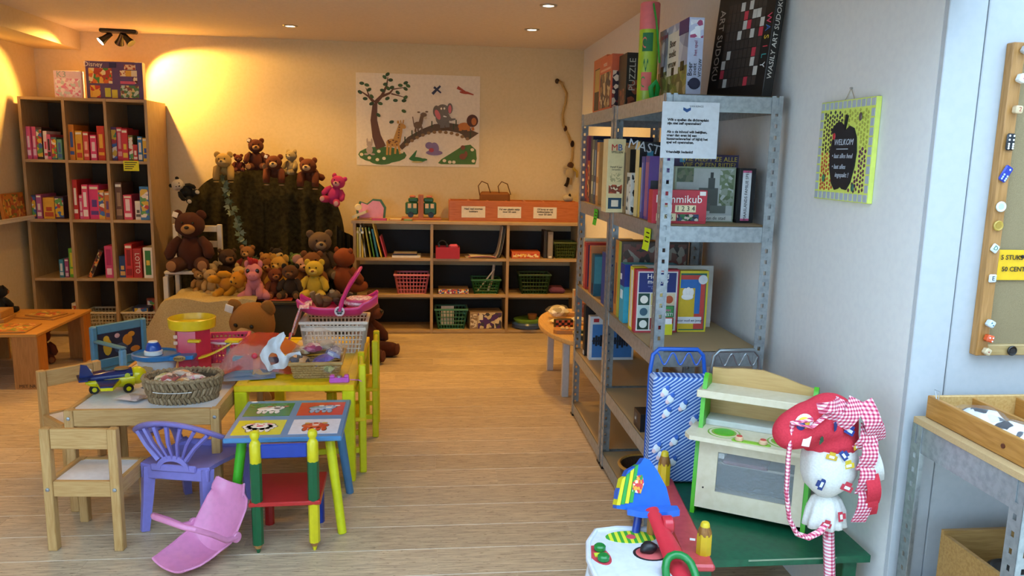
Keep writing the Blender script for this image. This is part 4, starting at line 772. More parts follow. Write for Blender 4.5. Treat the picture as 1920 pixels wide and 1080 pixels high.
part('cockpit', tf(lathe([(.024, 0), (.02, .006)], 16, sx=1.2), (.02, 0, .09)), M('#8a6a3a', .5), t); part('porthole', tf(cyl(.010, .003, 14), (.035, -.034, .068), (pi/2, 0, 0)), plastic('#b8c030'), t)
for x, y in ((.035, -.045), (.035, .045), (-.08, 0)):
    w = part('wheel', tf(cyl(.019, .016, 18, b=.004), (x, y+.008, .019), (pi/2, 0, 0)), blk, t); part('hub', tf(cyl(.009, .018, 12), (x, y+.009, .019), (pi/2, 0, 0)), yp, w)
# toy garage
t = thing('toy_garage', 'yellow, red and blue plastic toy police garage with a ramp', 'toy garage', (-1.17, 3.86, ZT), rad(-6)); rp, yp2, bp2 = plastic('#cc2f48'), plastic('#e2bd18'), plastic('#2377b8')
part('tower', lathe([(.086, 0), (.086, .20), (.084, .205)], 6), rp, t, (.02, .02, .005)); part('roof_tray', lathe([(.10, .205), (.108, .21), (.112, .255), (.106, .258), (.10, .228), (.02, .225)], 28, sx=1.0), yp2, t, (.02, .02, 0))
part('logo', tf(cyl(.018, .002, 16), (.085, -.062, .235), (pi/2, 0, rad(40))), M('#7a4a20', .5), t)
for z in (.165, .135): part('window', bx(-.012, .008, -.0795, -.077, z, z+.018, .003), plastic('#e0b8a0'), t, (-.03, .02, 0))
part('balcony', bx(.03, .09, -.075, -.05, .15, .165, .004), yp2, t)
part('deck', lathe([(.09, .07), (.098, .075), (.1, .095), (.092, .098), (.088, .088), (.01, .088)], 26, sx=1.15), bp2, t, (-.125, -.06, 0)); part('deck_bridge', tf(box(.16, .07, .02, .004), (-.01, -.085, .072), (0, rad(-4), rad(6))), bp2, t)
part('deck_base', lathe([(.07, .0), (.082, .07)], 22, sx=1.15), plastic('#c9d0d6'), t, (-.125, -.06, 0)); part('sticker', tf(ball(.03, .001, .014), (-.14, -.138, .035), (rad(-8), 0, 0)), paper('#b89a68'), t)
sg = part('oval_sign', tf(ball(.03, .003, .014), (.01, -.122, .085), (0, rad(-6), 0)), M('#b08a4a', .4), t); text('POLICE', .014, INK, t, (.01, -.1265, .085), (pi/2, rad(-6), 0))
sr = part('siren', lathe([(.042, .09), (.042, .108), (.036, .112)], 22), WHITE, t, (-.135, -.07, 0)); part('siren_dome', lathe([(.036, .112), (.035, .125), (.026, .145), (.022, .15)], 22), plastic('#1c4fae', .15), sr); part('siren_cap', lathe([(.022, .15), (.02, .155), (.004, .157)], 18), WHITE, sr)
part('ramp', sheet(lambda u, v: (.09+.14*u, -.10+.05*v+.05*u*u, .085+.035*u+.03*u*u), 8, 3, .008), yp2, t); part('ramp_top', tf(box(.07, .06, .012, .003), (.235, -.02, .148)), yp2, t); part('ramp_post', tf(cyl(.009, .145, 12), (.21, -.03, .004)), plastic('#7a7d84'), t)
part('door', bx(.04, .075, -.062, -.0585, .005, .06), plastic('#a02438'), t)
# pink heart basket behind the garage
t = basket('pink plastic basket with white handle behind the toy garage', (-1.02, 4.04, ZT), .19, .15, .125, '#d8557e', .82, rad(8), 9, 7, 5, r=.0045); part('carry_handle', tube([(-.1, -.075, .12), (-.04, -.085, .105), (.05, -.085, .105), (.105, -.07, .118)], .007, 8), plastic('#ecd8dc'), t)
for i in range(6): part('heart_panel', bx(-.07+i*.025, -.052+i*.025, -.067, -.063, .012, .032, .004), plastic('#d8557e'), t)
# bag of toys
t = thing('toy_bag', 'clear plastic carrier bag of toys with a white cut-out handle', 'bag', (-.79, 3.72, ZY+.003), rad(12))
part('red_film', wob(sheet(lambda u, v: (-.19+.42*u, .10-.22*v+.05*u, .145*(1-abs(2*u-1)**2.5)*(1-v**2.2)+.01+.03*sin(5*u)*v), 18, 10, .0012), .015, 16, 2), M('#d8382f', .2, 0, 'clear', alpha=.5), t)
part('clear_film', wob(sheet(lambda u, v: (-.20+.30*u, .02-.15*v, .12*(1-v**2)*(1-abs(2*u-1)**3)+.012), 14, 10, .001), .012, 18, 5), M('#e4e6ea', .06, 0, 'clear', alpha=.12), t)
HO_ = [(790, 215), (820, 260), (760, 350), (745, 430), (800, 560), (960, 490), (985, 530), (850, 640), (760, 690), (600, 725), (560, 690), (470, 520), (540, 400), (640, 290)]; HI_ = [(560, 520), (640, 480), (720, 540), (715, 600), (640, 650), (570, 640)]
def along(P, f):
    n = len(P); i = int(f*n) % n; k = f*n-int(f*n); a, b = P[i], P[(i+1) % n]; return Vector((a[0]+(b[0]-a[0])*k, a[1]+(b[1]-a[1])*k))
def hnd(u, v):
    o = along(HO_, u % 1); a = math.atan2(o.y-560, o.x-640); p = (640+75*cos(a), 565+75*sin(a)); x, y = p[0]+(o.x-p[0])*v, p[1]+(o.y-p[1])*v
    return (.05+(x-640)*.00036, -.115+.10*max(0, 560-y)*.00036*2+.01*sin(x*.03), .085+(560-y)*.00036)
part('white_handle', wob(sheet(hnd, 42, 6, .0012), .011, 24, 1), M('#d4d8dd', .2), t)
part('teal_toy', wob(box(.09, .06, .085, .01), .004, 20), plastic('#1f7a96'), t, (-.085, -.03, .004)); part('yellow_toy', wob(box(.06, .04, .03, .012), .008, 30), plastic('#e0b41c'), t, (.12, -.06, .055)); part('dark_toy', wob(box(.09, .05, .07, .015), .008, 22), plastic('#4a4a68'), t, (.04, -.04, .004)); part('red_knob', ball(.014, c=(-.03, -.08, .095)), plastic('#d03a50'), t)
part('blue_sheet', wob(sheet(lambda u, v: (-.18+.24*u, -.16+.12*v, .006+.012*sin(6*u)*v), 10, 6, .001), .004, 20), M('#7f9ac0', .2), t)
# rectangular wicker basket with cellophane
t = thing('wicker_basket', 'rectangular wicker basket of cellophane packets on the yellow table', 'basket', (-.52, 3.66, ZY), rad(3)); wm = wood('#b8955a', '#8a6a38', 0, .6, 2); w, d, h = .225, .17, .075
for k in range(6):
    z = .008+k*.0115; f = .86+.14*z/h; P = []
    for s in range(4):
        a = [(-w/2*f, -d/2*f), (w/2*f, -d/2*f), (w/2*f, d/2*f), (-w/2*f, d/2*f)]; A = Vector((*a[s], z)); B = Vector((*a[(s+1) % 4], z)); n = 26 if s % 2 == 0 else 20; N_ = (B-A).cross(Vector((0, 0, 1))).normalized()
        P.append(tube([A.lerp(B, i/n)+N_*.0022*(1 if (i+k) % 2 else -1) for i in range(n+1)], .0055, 5))
    o = part('woven_row', join(*P), wm, t); o['kind'] = 'stuff'
part('rim', tube([(-w/2-.006, -d/2-.006, h), (w/2+.006, -d/2-.006, h), (w/2+.014, d/2+.006, h+.02), (-w/2-.006, d/2+.006, h)], .009, 8, True), wm, t); part('bottom', bx(-w*.43, w*.43, -d*.43, d*.43, 0, .006), wm, t)
for i, (x, y, z, c, nm) in enumerate(((-.075, -.03, .075, '#16141c #d8a060 #2a2a40 #b06030', 'black and copper'), (.03, -.04, .08, '#4a2a9a #5a38a8 #6a50c0 #382080', 'violet'), (-.02, .02, .125, '#d0406a #e07a98 #e8c8d0 #c03058', 'pink'), (.075, .02, .105, '#2a3a8a #8a90b8 #c8ccd8 #24306a', 'blue and silver'), (-.075, .04, .105, '#b88a50 #d8c090 #6a5030', 'gold'), (.055, -.055, .06, '#8a8a40 #b0a860 #6a6a30', 'olive'), (.03, .06, .13, '#b8a890 #d8d0c0 #988870', 'champagne'))):
    packet(f'{nm} cellophane packet in the rectangular wicker basket', (-.52+x, 3.66+y, ZY+z), (rad(20*sin(i*2+1)), rad(18*cos(i*3)), .5*i), .11, .085, .05, c, 1.6, 'cellophane packets')
solid('cellophane', wob(sheet(lambda u, v: (-.12+.24*u, -.05+.15*v, .10+.10*sin(pi*u)*(.4+.6*v)), 16, 10, .0006), .018, 22, 8), M('#e8e2d8', .05, 0, 'clear', alpha=.16), 'crumpled clear cellophane over the wicker basket', 'film', (-.52, 3.66, ZY+.008))
t = thing('pink_toy_camera', 'small magenta plastic toy with a cord at the yellow table edge', 'toy', (-.40, 3.50, ZY+.006), rad(4)); mg = plastic('#c95fc0'); part('body', box(.09, .03, .024, .005), mg, t)
for x in (-.032, .032): part('knob', tf(box(.022, .03, .012, .004), (x, 0, .024)), mg, t)
part('silver_trim', tf(cyl(.012, .008, 14), (0, 0, .024)), steel, t); part('cord', tube([(.045, 0, .012), (.07, -.008, .012), (.085, .004, .008), (.1, -.01, .004), (.095, .01, .003)], .002, 6), mg, t)
# laundry basket with doll cradle
t = basket('white grid laundry basket on the yellow table', (-.49, 4.16, ZY), .33, .23, .17, '#e3ddd0', .86, rad(1), 16, 11, 7, r=.004); part('solid_band', join(bx(-.165, .165, -.121, -.117, .125, .142)), plastic('#e3ddd0', .35), t)
t = thing('doll_cradle', 'hot pink plastic doll cradle with raised handle on the laundry basket', 'doll cradle', (-.48, 4.16, ZY+.178), rad(2)); hp2 = plastic('#d6357c', .3)
def crd(u, v): e = abs(2*v-1); k = abs(2*u-1); return (-.2+.41*u, (v-.5)*.21*(1-.3*k**3), .008+.05*e**3+.045*k**4+(.02*u if u > .8 else 0))
part('shell', sheet(crd, 22, 12, .005), hp2, t)
for v in (0, 1): part('edge', tube([crd(i/18, v) for i in range(19)], .009, 8), hp2, t)
for s in (-1, 1):
    part('handle_arm', tube([(.02, s*.105, .05), (.035, s*.105, .11), (.065, s*.10, .17), (.115, s*.07, .245), (.125, 0, .26)], [.022, .016, .014, .012, .012], 10, flat=.7), hp2, t); part('pivot_cap', tf(cyl(.026, .006, 20), (.02, s*.118+.003, .05), (pi/2, 0, 0)), plastic('#d8c8cc'), t)
for a in range(6): part('flower_petal', tf(ball(.007, .002, .006, 8, 5), (.02+.012*cos(a*pi/3), -.1215, .05+.012*sin(a*pi/3))), M('#4a4a52', .5), t)
part('flower_middle', tf(ball(.005, .0025, .005, 8, 5), (.02, -.122, .05)), M('#6a6a72', .5), t)
blm = M('#e0b0b8', .9, 0, 'art', None, 5.0, cols='#e8c8cc #d88a9c #e8d8d4 #c8a0a8 #e0b4bc')
part('blanket', wob(sheet(lambda u, v: (-.235+.10*u, -.13+.24*v, .07-.0*u+(.0 if u > .5 else -.16*(1-2*u))+.015*sin(7*v)), 10, 10, .006), .006, 12), blm, t); part('blanket_trim', tube([(-.235+.002*sin(i), -.13+.012*i, -.09+.012*sin(.35*i)) for i in range(21)], .007, 6), M('#cc5a78', .9, 0, 'cloth'), t)
part('pillow', wob(ball(.085, .08, .03, c=(.115, 0, .08)), .006, 15), blm, t); part('pillow_trim', tube([(.12+.075*cos(a), .075*sin(a), .092) for a in [i*2*pi/20 for i in range(20)]], .008, 6, True), M('#d65a80', .9, 0, 'cloth'), t)
# ================================================================ plush corner
t = thing('round_backdrop', 'large round board leaning on the wall under dark green cloth', 'backdrop', (-1.35, 6.50, 0), (rad(-7), 0, 0))
dg = M('#302c1a', .95, 0, 'cloth', '#191309', .12)
def rim(a): return (.655*math.copysign(abs(cos(a))**.72, cos(a)), .70+.66*math.copysign(abs(sin(a))**.78, sin(a)))
part('board', tf(prism([rim(i*2*pi/60) if i < 31 else (rim(i*2*pi/60)[0], max(.05, rim(i*2*pi/60)[1])) for i in range(60)], .03), (0, .055, 0), (pi/2, 0, 0)), M('#241d13', .9), t)
def drp(u, v):
    a = pi*(1-u); x, top = rim(a); fold = .016*sin(46*x+2*sin(3*v))+.012*sin(19*x+1); z = top*(1-v)+.38*v
    return (x*(1+.02*v), .012+fold*(.3+.7*v)-.05*v, z)
part('drape', sheet(drp, 64, 14, .006), dg, t)
part('side_drape', wob(sheet(lambda u, v: (.55+.16*u+.02*sin(9*u), .0+.05*sin(20*u), (.93-.12*u)*(1-v)), 14, 10, .006), .012, 9), M('#23262a', .9, 0, 'cloth', '#16181b', .4), t)
part('side_drape', wob(sheet(lambda u, v: (-.72+.2*u, .0+.04*sin(14*u), (.62+.25*u)*(1-v)), 12, 10, .006), .012, 9), dg, t)
# ivy
t = thing('ivy_garland', 'trailing artificial ivy garland hanging down the dark backdrop', 'garland', (-1.62, 6.44, .6)); im = M('#3f4f3c', .6); lm = [M(c, .6) for c in ('#5a6a52', '#48583e', '#6f7c66')]
ipts = [(.0, .02, .66), (.03, 0, .58), (.06, -.02, .47), (.11, -.03, .33), (.15, -.04, .2), (.22, -.06, .06), (.30, -.10, -.04)]
part('stem', tube(ipts, .004, 6), im, t); lf = [(0, 0), (.016, -.012), (.034, -.02), (.03, .0), (.05, .004), (.03, .014), (.03, .03), (.012, .02)]
lme = [mesh('leaf', prism(lf, .0012), m, 0) for m in lm]; rnd = random.Random(5)
for k in range(44):
    f = k/43*5.99; i = int(f); p = Vector(ipts[i]).lerp(Vector(ipts[i+1]), f-i)
    link('leaf', lme[k % 3], t, p+Vector((rnd.uniform(-.02, .02), -.014-rnd.random()*.01, rnd.uniform(-.01, .01))), (pi/2+rnd.uniform(-.5, .5), rnd.uniform(0, 6.28), rnd.uniform(-.5, .5)), (1.1, 1.1, 1.1))
# platform and covers
t = thing('display_platform', 'low black display platform carrying the pile of plush toys', 'platform', (-1.2, 6.0, 0)); bk = M('#23231f', .8)
part('front_panel', bx(-.45, .62, -.40, -.38, 0, .42), bk, t); part('deck', bx(-.62, .62, -.41, .42, .42, .44, .004), bk, t); part('side_panel', bx(.60, .62, -.38, .42, 0, .42), bk, t); part('back_step', bx(-.55, .55, .02, .42, .44, .53, .02), M('#2a2a1e', .95, 0, 'cloth'), t)
def blk_(u, v):
    x = -.40+.80*u; y = -.05-.52*min(1, v/.66)-.10*max(0, v-.66)/.34; z = .468-max(0, v-.66)/.34*.45; e = max(0, .22-u)/.22
    z = max(.014, z-(.30+.14*v)*e); return (x-.10*max(0, v-.6)*(1-u)-.05*e, y-.05*sin(7*u)*max(0, v-.66), z+.010*sin(13*u+4*v)*(.3+v))
solid('khaki_blanket', wob(sheet(blk_, 34, 30, .006), .012, 7, 3), M('#ad9c74', .95, 0, 'cloth', '#93835e', .5), 'khaki fleece blanket draped over the platform end and onto the floor', 'blanket', (-1.60, 6.12, 0))
solid('picture_book', bx(-.12, .36, -.09, .09, 0, .008, .002), paper('#a0402c'), 'flat red board lying under the pink plush pony', 'board', (-1.33, 5.72, .442))
t = thing('white_chair', 'white wooden chair holding the large seated brown bear', 'chair', (-1.78, 6.12, 0)); wc = paint('#ccc4b4', .5)
for s in (-1, 1): part('back_leg', bx(s*.165-.018, s*.165+.018, .13, .165, 0, .93, .004), wc, t); part('front_leg', bx(s*.165-.018, s*.165+.018, -.15, -.115, 0, .56, .004), wc, t); part('side_rail', bx(s*.165-.012, s*.165+.012, -.115, .13, .545, .575), wc, t)
part('seat', bx(-.18, .18, -.13, .17, .575, .60, .006), wc, t)
for z in (.75, .87): part('back_rail', bx(-.147, .147, .14, .158, z, z+.05, .004), wc, t)

def bear(label, loc, s, col, rot=0.0, muz='#c9a878', col2=None, pad=None, pose='sit', ear=1.0, name='plush_bear', nose='#1a1210', nod=0.0, tagc=None, group='plush toys', jit=.02, cat='plush toy', eyes=True, earcol=None, headcol=None, limbcol=None, snout=1.0):
    """sitting plush animal, faces -y, total height s"""
    t = thing(name, label, cat, loc, rot, group); m = fur(col, col2, .35/s if s > .3 else 1.0); mm = fur(muz); pm_ = fur(pad or muz); hm = fur(headcol) if headcol else m; lm_ = fur(limbcol) if limbcol else m; sd = len(label)
    def B(nm, rx, ry, rz, c, mat, par, nu=16, nv=11): return part(nm, wob(ball(rx*s, ry*s, rz*s, nu, nv, jit, tuple(k*s for k in c)), .012*s, 9/s, sd), mat, par, smooth=180)
    hz = .69; hy = -.03
    if pose == 'sit':
        B('body', .21, .18, .27, (0, 0, .27), m, t)
        for k in (-1, 1):
            part('arm', wob(tube([(k*.14*s, -.02*s, .47*s), (k*.24*s, -.07*s, .38*s), (k*.28*s, -.15*s, .26*s), (k*.27*s, -.19*s, .20*s)], [.075*s, .085*s, .08*s, .045*s], 10), .01*s, 9/s, sd), lm_, t, smooth=180)
            l = part('leg', wob(tube([(k*.10*s, 0, .12*s), (k*.17*s, -.17*s, .11*s), (k*.21*s, -.33*s, .105*s), (k*.215*s, -.40*s, .11*s)], [.10*s, .11*s, .10*s, .075*s], 10), .01*s, 9/s, sd+1), lm_, t, smooth=180)
            part('foot_pad', tf(ball(.07*s, .015*s, .08*s, 12, 7), (k*.215*s, -.405*s, .115*s)), pm_, l, smooth=180)
    else:                                                # lying on the belly, forelegs hanging over an edge
        hz = .42; hy = -.2
        B('body', .2, .27, .19, (0, .1, .2), m, t)
        for k in (-1, 1):
            l = part('arm', wob(tube([(k*.13*s, -.06*s, .24*s), (k*.18*s, -.2*s, .2*s), (k*.19*s, -.26*s, .02*s), (k*.19*s, -.27*s, -.10*s)], [.08*s, .095*s, .095*s, .085*s], 10), .01*s, 9/s, sd), lm_, t, smooth=180)
            part('paw_pad', tf(ball(.075*s, .075*s, .015*s, 12, 7), (k*.19*s, -.27*s, -.155*s)), pm_, l, smooth=180)
            part('leg', wob(tube([(k*.13*s, .25*s, .16*s), (k*.22*s, .33*s, .12*s), (k*.25*s, .36*s, .08*s)], [.09*s, .09*s, .07*s], 10), .01*s, 9/s, sd), lm_, t, smooth=180)
    h = B('head', .215, .19, .19, (0, hy, hz), hm, t)
    for k in (-1, 1):
        B('ear', .075*ear, .035, .078*ear, (k*.165, hy+.02, hz+.15), fur(earcol) if earcol else hm, h, 10, 7)
        if eyes: B('eye', .02, .013, .02, (k*.08, hy-.178, hz+.045), M('#0c0908', .15), h, 8, 6)
    B('muzzle', .10*snout, .085*snout, .075*snout, (0, hy-.165, hz-.045), mm, h, 12, 8); B('nose', .036, .022, .026, (0, hy-.165-.082*snout, hz-.015), M(nose, .3), h, 8, 6)
    if tagc: part('paper_tag', tf(box(.08*s, .01*s, .08*s, .004*s), (-.2*s, (hy-.06)*s, (hz+.12)*s), (0, rad(20), 0)), paper(tagc), h)
    return t
BR, BR2, TAN, CR = '#5a2a1c', '#6e3a1e', '#b08048', '#d0b486'
# along the top of the backdrop
bear('small black and white panda clinging to the rim of the backdrop', (-1.85, 6.44, 1.13), .22, '#141312', (rad(10), rad(-50), rad(20)), '#d8d0c0', headcol='#d8d0c0', ear=.9, earcol='#141312')
bear('cream curly dog plush lying over the backdrop rim', (-1.595, 6.44, 1.30), .29, '#c8a45c', 0, '#d8b878', nose='#3a2418', pose='drape', ear=1.2, name='plush_dog')
bear('dark red-brown bear sitting highest on the backdrop rim', (-1.37, 6.50, 1.345), .28, '#5c2714', rad(12), '#b88a5c', tagc='#e8dcc8')
bear('tiny maroon plush beside the highest bear on the backdrop', (-1.50, 6.46, 1.335), .15, '#6a281a', rad(20), '#8a4a34', ear=1.3)
bear('chestnut bear with cream muzzle lying over the backdrop near the ivy', (-1.215, 6.44, 1.285), .30, '#6e3418', rad(4), '#d8b88c', pose='drape', tagc='#e8e0d0')
bear('small beige-grey koala plush between the two chestnut bears', (-1.085, 6.47, 1.315), .22, '#a8946c', rad(-35), '#c8b890', ear=1.25, name='plush_koala')
bear('chestnut bear with cream muzzle lying over the backdrop beside the pink bear', (-.94, 6.44, 1.26), .31, '#70361a', rad(-6), '#d8b88c', pose='drape')
bear('bright pink bear sliding down the edge of the backdrop', (-.775, 6.43, 1.09), .27, '#d83c86', (0, rad(18), rad(-8)), '#e8b0b0', nose='#2a1018')
# pile on the platform
bear('large brown bear sitting on the white chair', (-1.775, 6.06, .60), .497, '#4f2416', rad(6), '#b88a54', '#3c1a10', '#a87a54', tagc='#e0d4c0')
bear('shaggy dark brown hedgehog plush at the back of the pile', (-1.53, 6.12, .47), .325, '#4e3320', rad(30), '#8a6038', jit=.09, name='plush_hedgehog', ear=.7)
bear('tan bear in a red top at the back of the pile', (-1.385, 6.16, .55), .255, '#a06a34', rad(-8), '#c89858', limbcol='#a8402c')
bear('cream puppy plush beside the tan bear', (-1.30, 6.08, .53), .174, '#c4a06c', rad(-20), '#d8b888', name='plush_dog')
bear('black and cream monkey plush under the ivy end', (-1.18, 6.22, .55), .232, '#2a1d16', rad(40), '#c8ac74', name='plush_monkey', snout=1.4)
bear('dark green turtle plush behind the frog', (-1.10, 6.20, .54), .186, '#2c4426', rad(20), '#4a6a3a', name='plush_turtle', ear=.5)
bear('pale green frog plush in the middle of the pile', (-1.0, 6.06, .53), .232, '#5f7c46', rad(-10), '#7c9658', name='plush_frog', ear=.9, snout=1.4)
bear('tall grey-brown bear with a checked bow at the end of the pile', (-.83, 6.10, .53), .418, '#6a5442', rad(14), '#9a8468', tagc=None, limbcol='#5a4838')
bear('orange-brown bear turned away beside the low bookcase', (-.64, 5.98, .44), .394, '#8a401a', rad(150), '#8a401a', eyes=False, ear=.7)
bear('tan mouse-like plush at the edge of the khaki blanket', (-1.62, 5.98, .46), .232, '#a08a64', rad(30), '#c0a878', ear=1.4, name='plush_mouse')
bear('cream bear lying against the orange plush', (-1.43, 5.90, .445), .255, '#c8a868', (0, rad(20), rad(-30)), '#d8bc84', ear=1.1)
bear('orange-yellow bear lying on its back in a red scarf', (-1.50, 5.78, .53), .278, '#d08c1c', (rad(10), rad(72), rad(-20)), '#dca030', limbcol='#d8981c')
bear('brown bear half hidden behind the pony', (-1.19, 5.98, .46), .278, '#8a5426', rad(-10), '#b88850')
bear('golden labrador plush behind the jacket bear', (-1.10, 5.93, .45), .313, '#c8983a', rad(-25), '#d8b060', name='plush_dog', ear=1.3)
bear('red-brown bear leaning beside the pony', (-1.11, 5.77, .443), .244, '#7a3a1c', rad(20), '#a86838', pad='#b87848')
bear('brown bear in a dark leather jacket', (-.995, 5.76, .443), .278, '#3a2a20', rad(-4), '#7a5030', headcol='#5e3a20', pad='#8a6038', earcol='#1c1610')
bear('light pink elephant plush behind the yellow bear', (-.93, 5.96, .45), .302, '#d09a88', rad(10), '#d8a898', ear=1.6, name='plush_elephant', snout=1.2)
bear('butter yellow bear sitting at the front of the pile', (-.825, 5.77, .443), .313, '#d4b840', rad(-3), '#e0c860', '#c4a630', nose='#6a3a1c')
bear('brown lion plush with a dark mane behind the yellow bear', (-.87, 5.96, .45), .348, '#7a4a26', rad(6), '#a87840', jit=.05, name='plush_lion')
bear('pale tan cub half under the orange plush', (-1.59, 5.84, .445), .22, '#b89868', rad(40), '#ccb080', ear=1.1)
bear('cocoa brown cub between the hedgehog and the pony', (-1.33, 5.93, .445), .23, '#7a4c2a', rad(10), '#b08858')
bear('honey coloured cub behind the golden labrador', (-1.24, 6.13, .53), .22, '#b4803a', rad(-14), '#d0a868')
bear('cream lamb plush in front of the tall grey-brown bear', (-.93, 6.13, .53), .2, '#b8a070', rad(16), '#c8b488', jit=.06, name='plush_lamb')
bear('caramel puppy plush beside the tan mouse', (-1.68, 5.90, .46), .19, '#a87c44', rad(25), '#c8a468', name='plush_dog', ear=1.3)
bear('large caramel bear slumped on the floor before the platform', (-1.06, 5.02, .0), .66, '#9a6a30', (rad(12), 0, rad(-14)), '#c8a874', '#86581f', tagc='#e8e0d4', name='plush_bear')
bear('big dark red-brown shaggy bear slumped beside the low bookcase', (-.47, 5.70, .0), .54, '#55230f', rad(66), '#6a3420', '#3c1508', jit=.05, eyes=False)
bear('brown teddy lying in the pink doll cradle', (-.59, 4.15, ZY+.235), .17, '#8a6238', (rad(-70), 0, rad(-60)), '#c8a878')
bear('dark brown teddy lying at the pillow end of the doll cradle', (-.43, 4.17, ZY+.235), .15, '#5a3a28', (rad(-70), 0, rad(60)), '#8a6a48')
bear('black plush with orange feet on the far side of the low puzzle table', (-2.93, 5.62, .355), .22, '#12100f', rad(150), '#b86a28', name='plush_penguin')
bear('orange bear sitting under the low puzzle table', (-2.70, 5.42, 0), .22, '#b06a20', rad(60), '#c88a40'); bear('dull red bear sitting under the low puzzle table', (-2.70, 5.66, 0), .27, '#8a4020', rad(20), '#a86838')
# pony
t = thing('plush_pony', 'pink plush pony with a red mane sitting on the platform', 'plush toy', (-1.235, 5.68, .452), rad(4), 'plush toys'); pk = fur('#d88a98', '#cc7888'); rdm = fur('#b82838', '#98182c')
part('body', wob(ball(.06, .07, .075, 14, 10, .01, (0, .02, .07)), .003, 30), pk, t, smooth=180); part('chest', wob(tube([(0, -.01, .09), (0, -.03, .15)], [.055, .045], 12), .002, 30), pk, t, smooth=180)
h = part('head', wob(ball(.06, .055, .06, 16, 11, .01, (0, -.04, .20)), .002, 30), pk, t, smooth=180); part('muzzle', ball(.044, .035, .034, c=(0, -.085, .178)), pk, h, smooth=180)
for k in (-1, 1):
    part('ear', ball(.018, .01, .028, 10, 7, 0, (k*.046, -.03, .255)), pk, h, smooth=180); part('eye', ball(.014, .006, .018, 10, 7, 0, (k*.032, -.088, .212)), M('#1c1014', .15), h); part('nostril', ball(.003, .002, .003, 6, 5, 0, (k*.014, -.119, .182)), M('#7a3a44', .6), h)
    part('front_leg', wob(tube([(k*.03, -.03, .11), (k*.038, -.05, .05), (k*.04, -.055, .005)], [.026, .026, .03], 10), .002, 30), pk, t, smooth=180); part('hind_leg', wob(tube([(k*.05, .02, .04), (k*.075, -.03, .028), (k*.09, -.075, .025)], [.034, .03, .026], 10), .002, 30), pk, t, smooth=180)
for k in range(4): part('mane_tuft', wob(tube([(-.01+.008*k, -.045+.015*k, .245), (-.02+.012*k, -.06+.02*k, .285), (-.035+.02*k, -.06+.02*k, .31-.01*k)], [.016, .014, .004], 7), .003, 30, k), rdm, h, smooth=180)
# ================================================================ oval table by the racks
t = thing('oval_table', 'small round-ended beech table with pale square legs behind the racks', 'table', (1.03, 5.02, 0))
part('table_top', lathe([(.985, .37), (1, .376), (1, .395), (.99, .40)], 48, sx=.288, sy=.56), wood('#cda468', '#b98e50', 1), t)
for x in (-.16, .14):
    for y in (-.30, .32): part('leg', bx(x-.022, x+.022, y-.022, y+.022, 0, .372, .003), M('#b9b4b0', .45), t)
zt = .401
t = thing('checked_box', 'small black box with orange checks on the beech table', 'box', (.885, 4.93, zt), rad(6)); part('box', box(.12, .05, .055, .003), M('#15100e', .5), t)
for i in range(6):
    for j in range(3):
        if (i+j) % 2 == 0: part('check', bx(-.058+i*.0195, -.040+i*.0195, -.0262, -.0248, .004+j*.017, .02+j*.017), M('#c85a34', .5), t)
t = thing('wooden_puzzle', 'flat wooden cut-out puzzle on the beech table edge', 'puzzle', (.905, 4.79, zt), rad(-4)); part('board', tf(prism([(-.11, -.03), (-.09, -.055), (.06, -.06), (.1, -.045), (.11, .02), (.08, .05), (-.06, .055), (-.1, .045)], .022), (0, 0, 0)), wood('#bd7f40'), t)
for i in range(6): part('piece', tf(wob(box(.028, .02, .012, .004), .003, 60, i), (-.05+.03*(i % 4), -.02+.03*(i//3), .022), (0, 0, i)), wood('#d9b47c'), t)
t = thing('ring_tray', 'green and black ring toy on the beech table', 'toy', (.965, 4.62, zt)); part('tray', lathe([(.05, 0), (.07, .01), (.074, .035), (.066, .036), (.055, .018)], 24), M('#20362c', .4), t); part('rim', tube([(.07*cos(a), .07*sin(a), .036) for a in [i*2*pi/24 for i in range(24)]], .007, 8, True), wood('#c8a860'), t); part('green_ball', ball(.018, c=(.01, 0, .035)), M('#1c7a34', .4), t)
packet('clear bag of glass beads on the beech table', (.90, 5.22, zt+.05), rad(10), .16, .13, .09, '#c8b890 #e8e0c8 #a89870 #d8d0b8', 1.2, None); packet('flat clear bag with a yellow toy on the beech table', (.875, 5.06, zt+.016), rad(-20), .14, .09, .03, '#d8b820 #c8b060 #e0d0a0', 1.2, None); packet('small clear bag behind the checked box', (1.0, 5.03, zt+.03), rad(30), .1, .09, .05, '#d8ccb0 #b8a888 #e8e0d0', 1.5, None)
t = game('grey card box with an oval orange logo on the beech table', 1.035, 1.12, 5.38, 5.44, zt, .17, '#a89e90', [('y', 0, 1, .75, 1, '#c88a50')], []); part('logo', tf(ball(.032, .002, .022), (.042, -.003, .095)), paper('#a04a28'), t); part('logo_ring', tf(ball(.026, .002, .016), (.042, -.0045, .095)), paper('#d88a40'), t)
t = thing('wooden_skittle', 'brown turned wooden figure on the beech table', 'toy', (1.06, 5.14, zt)); part('figure', lathe([(.024, 0), (.026, .03), (.016, .06), (.026, .075), (.03, .10), (.02, .125), (.006, .13)], 16), wood('#7a3e1c', '#5a2a10', 2), t)
solid('wooden_block', bx(-.06, .06, -.016, .016, 0, .03, .003), wood('#c89858'), 'plain wooden block beside the turned figure', 'block', (.98, 5.30, zt), rad(-10))

